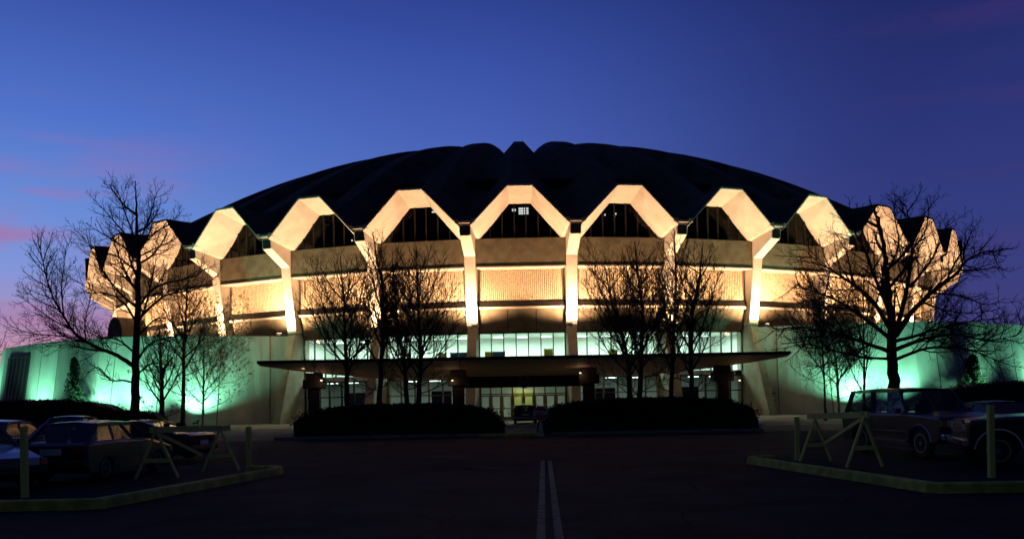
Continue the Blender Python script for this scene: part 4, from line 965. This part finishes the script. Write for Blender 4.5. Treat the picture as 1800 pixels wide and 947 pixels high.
    for s in (-1, 1):
        pil.bar(C['fb', s] - Vector((.0, 0, .04)), C['ft', s] + Vector((0, 0, -.02)), .07, .06)
        pil.bar(C['rb', s] - Vector((.0, 0, .04)), C['rt', s] + Vector((0, 0, -.02)), g.get('cp', .12), .09)
        for t, wdt in divs:
            a = C['rb', s].lerp(C['fb', s], t); c = C['rt', s].lerp(C['ft', s], g['dt'](t)); pil.bar(a - Vector((0, 0, .04)), c - Vector((0, 0, .02)), wdt, .05)
        pil.bar(C['rt', s] + Vector((0, 0, -.03)), C['ft', s] + Vector((0, 0, -.03)), .06, .06)
    pil.build('window_pillars', S.get('roofm', pm), e)
    k = .012
    for s in (-1, 1):
        MB().quad(C['rb', s], C['fb', s], C['ft', s], C['rt', s]).build('side_window', M['car_glass'], e)
    MB().quad(C['fb', -1] - Vector((k, 0, 0)), C['fb', 1] - Vector((k, 0, 0)), C['ft', 1] - Vector((k, 0, 0)), C['ft', -1] - Vector((k, 0, 0))).build('windshield', M['car_glass'], e)
    MB().quad(C['rb', -1] + Vector((k, 0, 0)), C['rb', 1] + Vector((k, 0, 0)), C['rt', 1] + Vector((k, 0, 0)), C['rt', -1] + Vector((k, 0, 0))).build('rear_window', M['car_glass'], e)
    # seats
    for sx, hh in ((x[0] + (x[1] - x[0]) * .58, .26), (x[0] + (x[1] - x[0]) * .22, .2)):
        for s in (-1, 1):
            so = MB(); so.box(sx - .07, s * W * .45 - .24, zb - .35, sx + .07, s * W * .45 + .24, zb + hh); so.box(sx - .05, s * W * .45 - .13, zb + hh, sx + .05, s * W * .45 + .13, zb + hh + .14)
            bevel(so.build('seat', M['car_seat'], e), .03, 2)
    # bumpers, lights, plate, mirrors
    bz = S['bz']; bm = S.get('bumper', M['plastic'])
    zfr = dict(top); 
    for nm, X, s in (('front_bumper', Lh, 1), ('rear_bumper', -Lh, -1)):
        bb = MB().box(min(X - s * .06, X + s * .09), -W + .02, bz - .09, max(X - s * .06, X + s * .09), W - .02, bz + .08); bevel(bb.build(nm, bm, e), .03, 2)
    hz = S['hz']; tz = S['tz']
    for s in (-1, 1):
        bevel(MB().box(Lh - .03, s * (W - .30) - .13, hz - .08, Lh + .035, s * (W - .30) + .13, hz + .08).build('headlight', M['headlight'], e), .02, 2)
        MB().box(Lh - .10, s * (W - .08) - .07, hz - .07, Lh + .02, s * (W - .08) + .07, hz + .07).build('indicator', M['amber'], e)
        MB().box(-Lh - .03, s * (W - .2) - .17, tz - .08, -Lh + .05, s * (W - .2) + .17, tz + .08).build('tail_light', M['tail'], e)
        mi = MB().box(x[1] - .32, s * (W + .06) - .07, zb + .02, x[1] - .22, s * (W + .06) + .09, zb + .15); bevel(mi.build('mirror', pm, e), .025, 2)
        # door seams, handle, side rub strip
        st = MB().box(xr + ar + .03, s * (W + .004) - .012, S['strip'] - .02, xf - ar - .03, s * (W + .004) + .012, S['strip'] + .02); st.build('side_moulding', S.get('trim', M['plastic']), e)
        for t in S['seams']:
            X = x[0] + (x[1] - x[0]) * t; MB().box(X - .006, s * W - .004, cl + .05, X + .006, s * W + .004, zb - .12).build('door_seam', M['black'], e)
        MB().box(x[0] + (x[1] - x[0]) * .5, s * (W + .012) - .012, zb - .18, x[0] + (x[1] - x[0]) * .5 + .16, s * (W + .012) + .012, zb - .15).build('door_handle', M['chrome'], e)
        if S.get('archtrim'):
            for cx in (xf, xr):
                P = [Vector((cx + (ar + .01) * math.cos(R(a)), s * (W + .01), wr + (ar + .01) * math.sin(R(a)))) for a in range(5, 180, 12)]
                MB().tube(P, [.022] * len(P), 6).build('arch_trim', M['chrome'], e)
            MB().box(xr + ar, s * (W + .04) - .05, cl - .02, xf - ar, s * (W + .04) + .05, cl + .04).build('running_board', M['chrome'], e)
    MB().box(-Lh - .05, -.26, S['pz'] - .075, -Lh - .035, .26, S['pz'] + .075).build('licence_plate', M['plate'], e)
    gr = MB(); gz0, gz1 = hz - S.get('gh_h', .09), hz + S.get('gh_h', .09)
    gw = W - .46; gr.box(Lh - .02, -gw, gz0, Lh + .012, gw, gz1)
    go = gr.build('grille', M['black'], e); gb = MB()
    for i in range(4): z = gz0 + (gz1 - gz0) * (i + .5) / 4; gb.box(Lh + .01, -gw, z - .008, Lh + .022, gw, z + .008)
    gb.build('grille_bars', M['chrome'], go)
    return e
hatch = dict(L=4.2, W=1.68, wr=.30, xf=1.30, xr=-1.28, cl=.22, bz=.46, hz=.62, tz=.74, pz=.72, strip=.52, seams=(.42, .78),
             top=[(-2.09, .45), (-2.1, .86), (-2.0, .92), (-1.2, .95), (.75, .93), (1.6, .80), (2.02, .70), (2.1, .5)],
             gh=dict(zb=.92, zt=1.34, b=(-1.92, .95), t=(-1.35, .25), tumble=.14, div=((.38, .07), (.72, .08)), dt=lambda t: t * .9, cp=.1))
sedan = dict(L=4.6, W=1.74, wr=.31, xf=1.38, xr=-1.36, cl=.22, bz=.46, hz=.62, tz=.72, pz=.68, strip=.52, seams=(.3, .62),
             top=[(-2.28, .45), (-2.3, .82), (-2.2, .92), (-1.4, .95), (.8, .93), (1.7, .80), (2.2, .70), (2.3, .5)],
             gh=dict(zb=.92, zt=1.34, b=(-1.5, .95), t=(-.85, .3), tumble=.15, div=((.45, .08),), dt=lambda t: t, cp=.14))
coupe = dict(L=4.4, W=1.72, wr=.30, xf=1.32, xr=-1.30, cl=.2, bz=.42, hz=.58, tz=.66, pz=.55, strip=.48, seams=(.3, .72),
             top=[(-2.18, .42), (-2.2, .80), (-2.05, .86), (-1.3, .88), (.7, .86), (1.6, .72), (2.1, .62), (2.2, .45)],
             gh=dict(zb=.85, zt=1.24, b=(-1.75, .85), t=(-.5, .2), tumble=.16, div=((.5, .07),), dt=lambda t: t * 1.0, cp=.09))
P_blue = paint('dusk_blue_paint', (.022, .028, .04)); P_dark = paint('dark_car_paint', (.012, .011, .013)); P_red = paint('maroon_paint', (.030, .008, .018)); P_brown = paint('brown_paint', (.026, .015, .010)); P_grey = paint('grey_car_paint', (.035, .04, .05))
car('parked_car', 'grey blue boxy hatchback seen from behind, left of the sawhorse', (-10.35, 21.9, 0), R(86), hatch, P_blue)
car('parked_car', 'dark car at the left edge in front of the hatchback, nose to the right', (-12.15, 19.2, 0), R(-40), sedan, P_dark)
car('parked_car', 'dark low coupe parked behind the sawhorse with its tail to the right', (-12.1, 28.2, 0), R(172), coupe, P_dark)
car('parked_car', 'dark car at the far left behind the hatchback, only its roof showing', (-15.5, 26.5, 0), R(88), sedan, P_grey)
car('parked_car', 'light roofed car squeezed between two dark cars at the left', (-19.0, 38, 0), R(90), sedan, P_grey)
q = px(924, 740, 63.5); gap = dict(sedan); gap['bumper'] = M['chrome']
car('parked_car', 'small dark red car facing the doors in the gap between the two hedges', (q.x, 65.6, 0), R(90), gap, paint('dark_red_paint', (.09, .02, .02)))
car('parked_car', 'car behind the post between the utility vehicle and the pickup', (16.3, 29.2, 0), R(-80), sedan, P_brown)
suv = dict(L=4.55, W=1.98, wr=.40, xf=1.42, xr=-1.25, cl=.42, bz=.58, hz=.92, tz=.92, pz=.75, strip=.70, seams=(.46, .86), cat='utility vehicle', bumper=M['chrome'], trim=M['chrome'], archtrim=True, gh_h=.16,
           top=[(-2.26, .6), (-2.27, 1.1), (-2.2, 1.18), (.75, 1.19), (1.5, 1.15), (2.2, 1.10), (2.27, 1.0), (2.27, .6)],
           gh=dict(zb=1.16, zt=1.80, b=(-2.15, .85), t=(-1.95, .28), tumble=.13, div=((.46, .12), (.5, .06)), dt=lambda t: t * 1.0, cp=.12))
car('utility_vehicle', 'maroon boxy utility vehicle with chrome wheel arch trim behind the sawhorse', (11.35, 24.3, 0), R(-80), suv, P_red, 'parked utility vehicles')
suv2 = dict(suv); suv2['L'] = 5.2; suv2['xf'] = 1.98; suv2['xr'] = -1.6; suv2['cat'] = 'pickup truck'
suv2['top'] = [(-2.58, .6), (-2.6, 1.1), (-2.5, 1.16), (.95, 1.19), (1.8, 1.15), (2.5, 1.08), (2.6, .98), (2.6, .6)]
suv2['gh'] = dict(zb=1.16, zt=1.80, b=(-.7, 1.05), t=(-.6, .45), tumble=.13, div=((.5, .05),), dt=lambda t: t, cp=.14)
q = px(1756, 800, 19.2); hr = R(163)
wx, wy = 1.98 * math.cos(hr) - .99 * math.sin(hr), 1.98 * math.sin(hr) + .99 * math.cos(hr)
car('pickup_truck', 'brown pickup truck cut by the right edge with bright wheel rim behind post', (q.x - wx, 19.2 - wy, 0), hr, suv2, P_brown, 'parked utility vehicles')
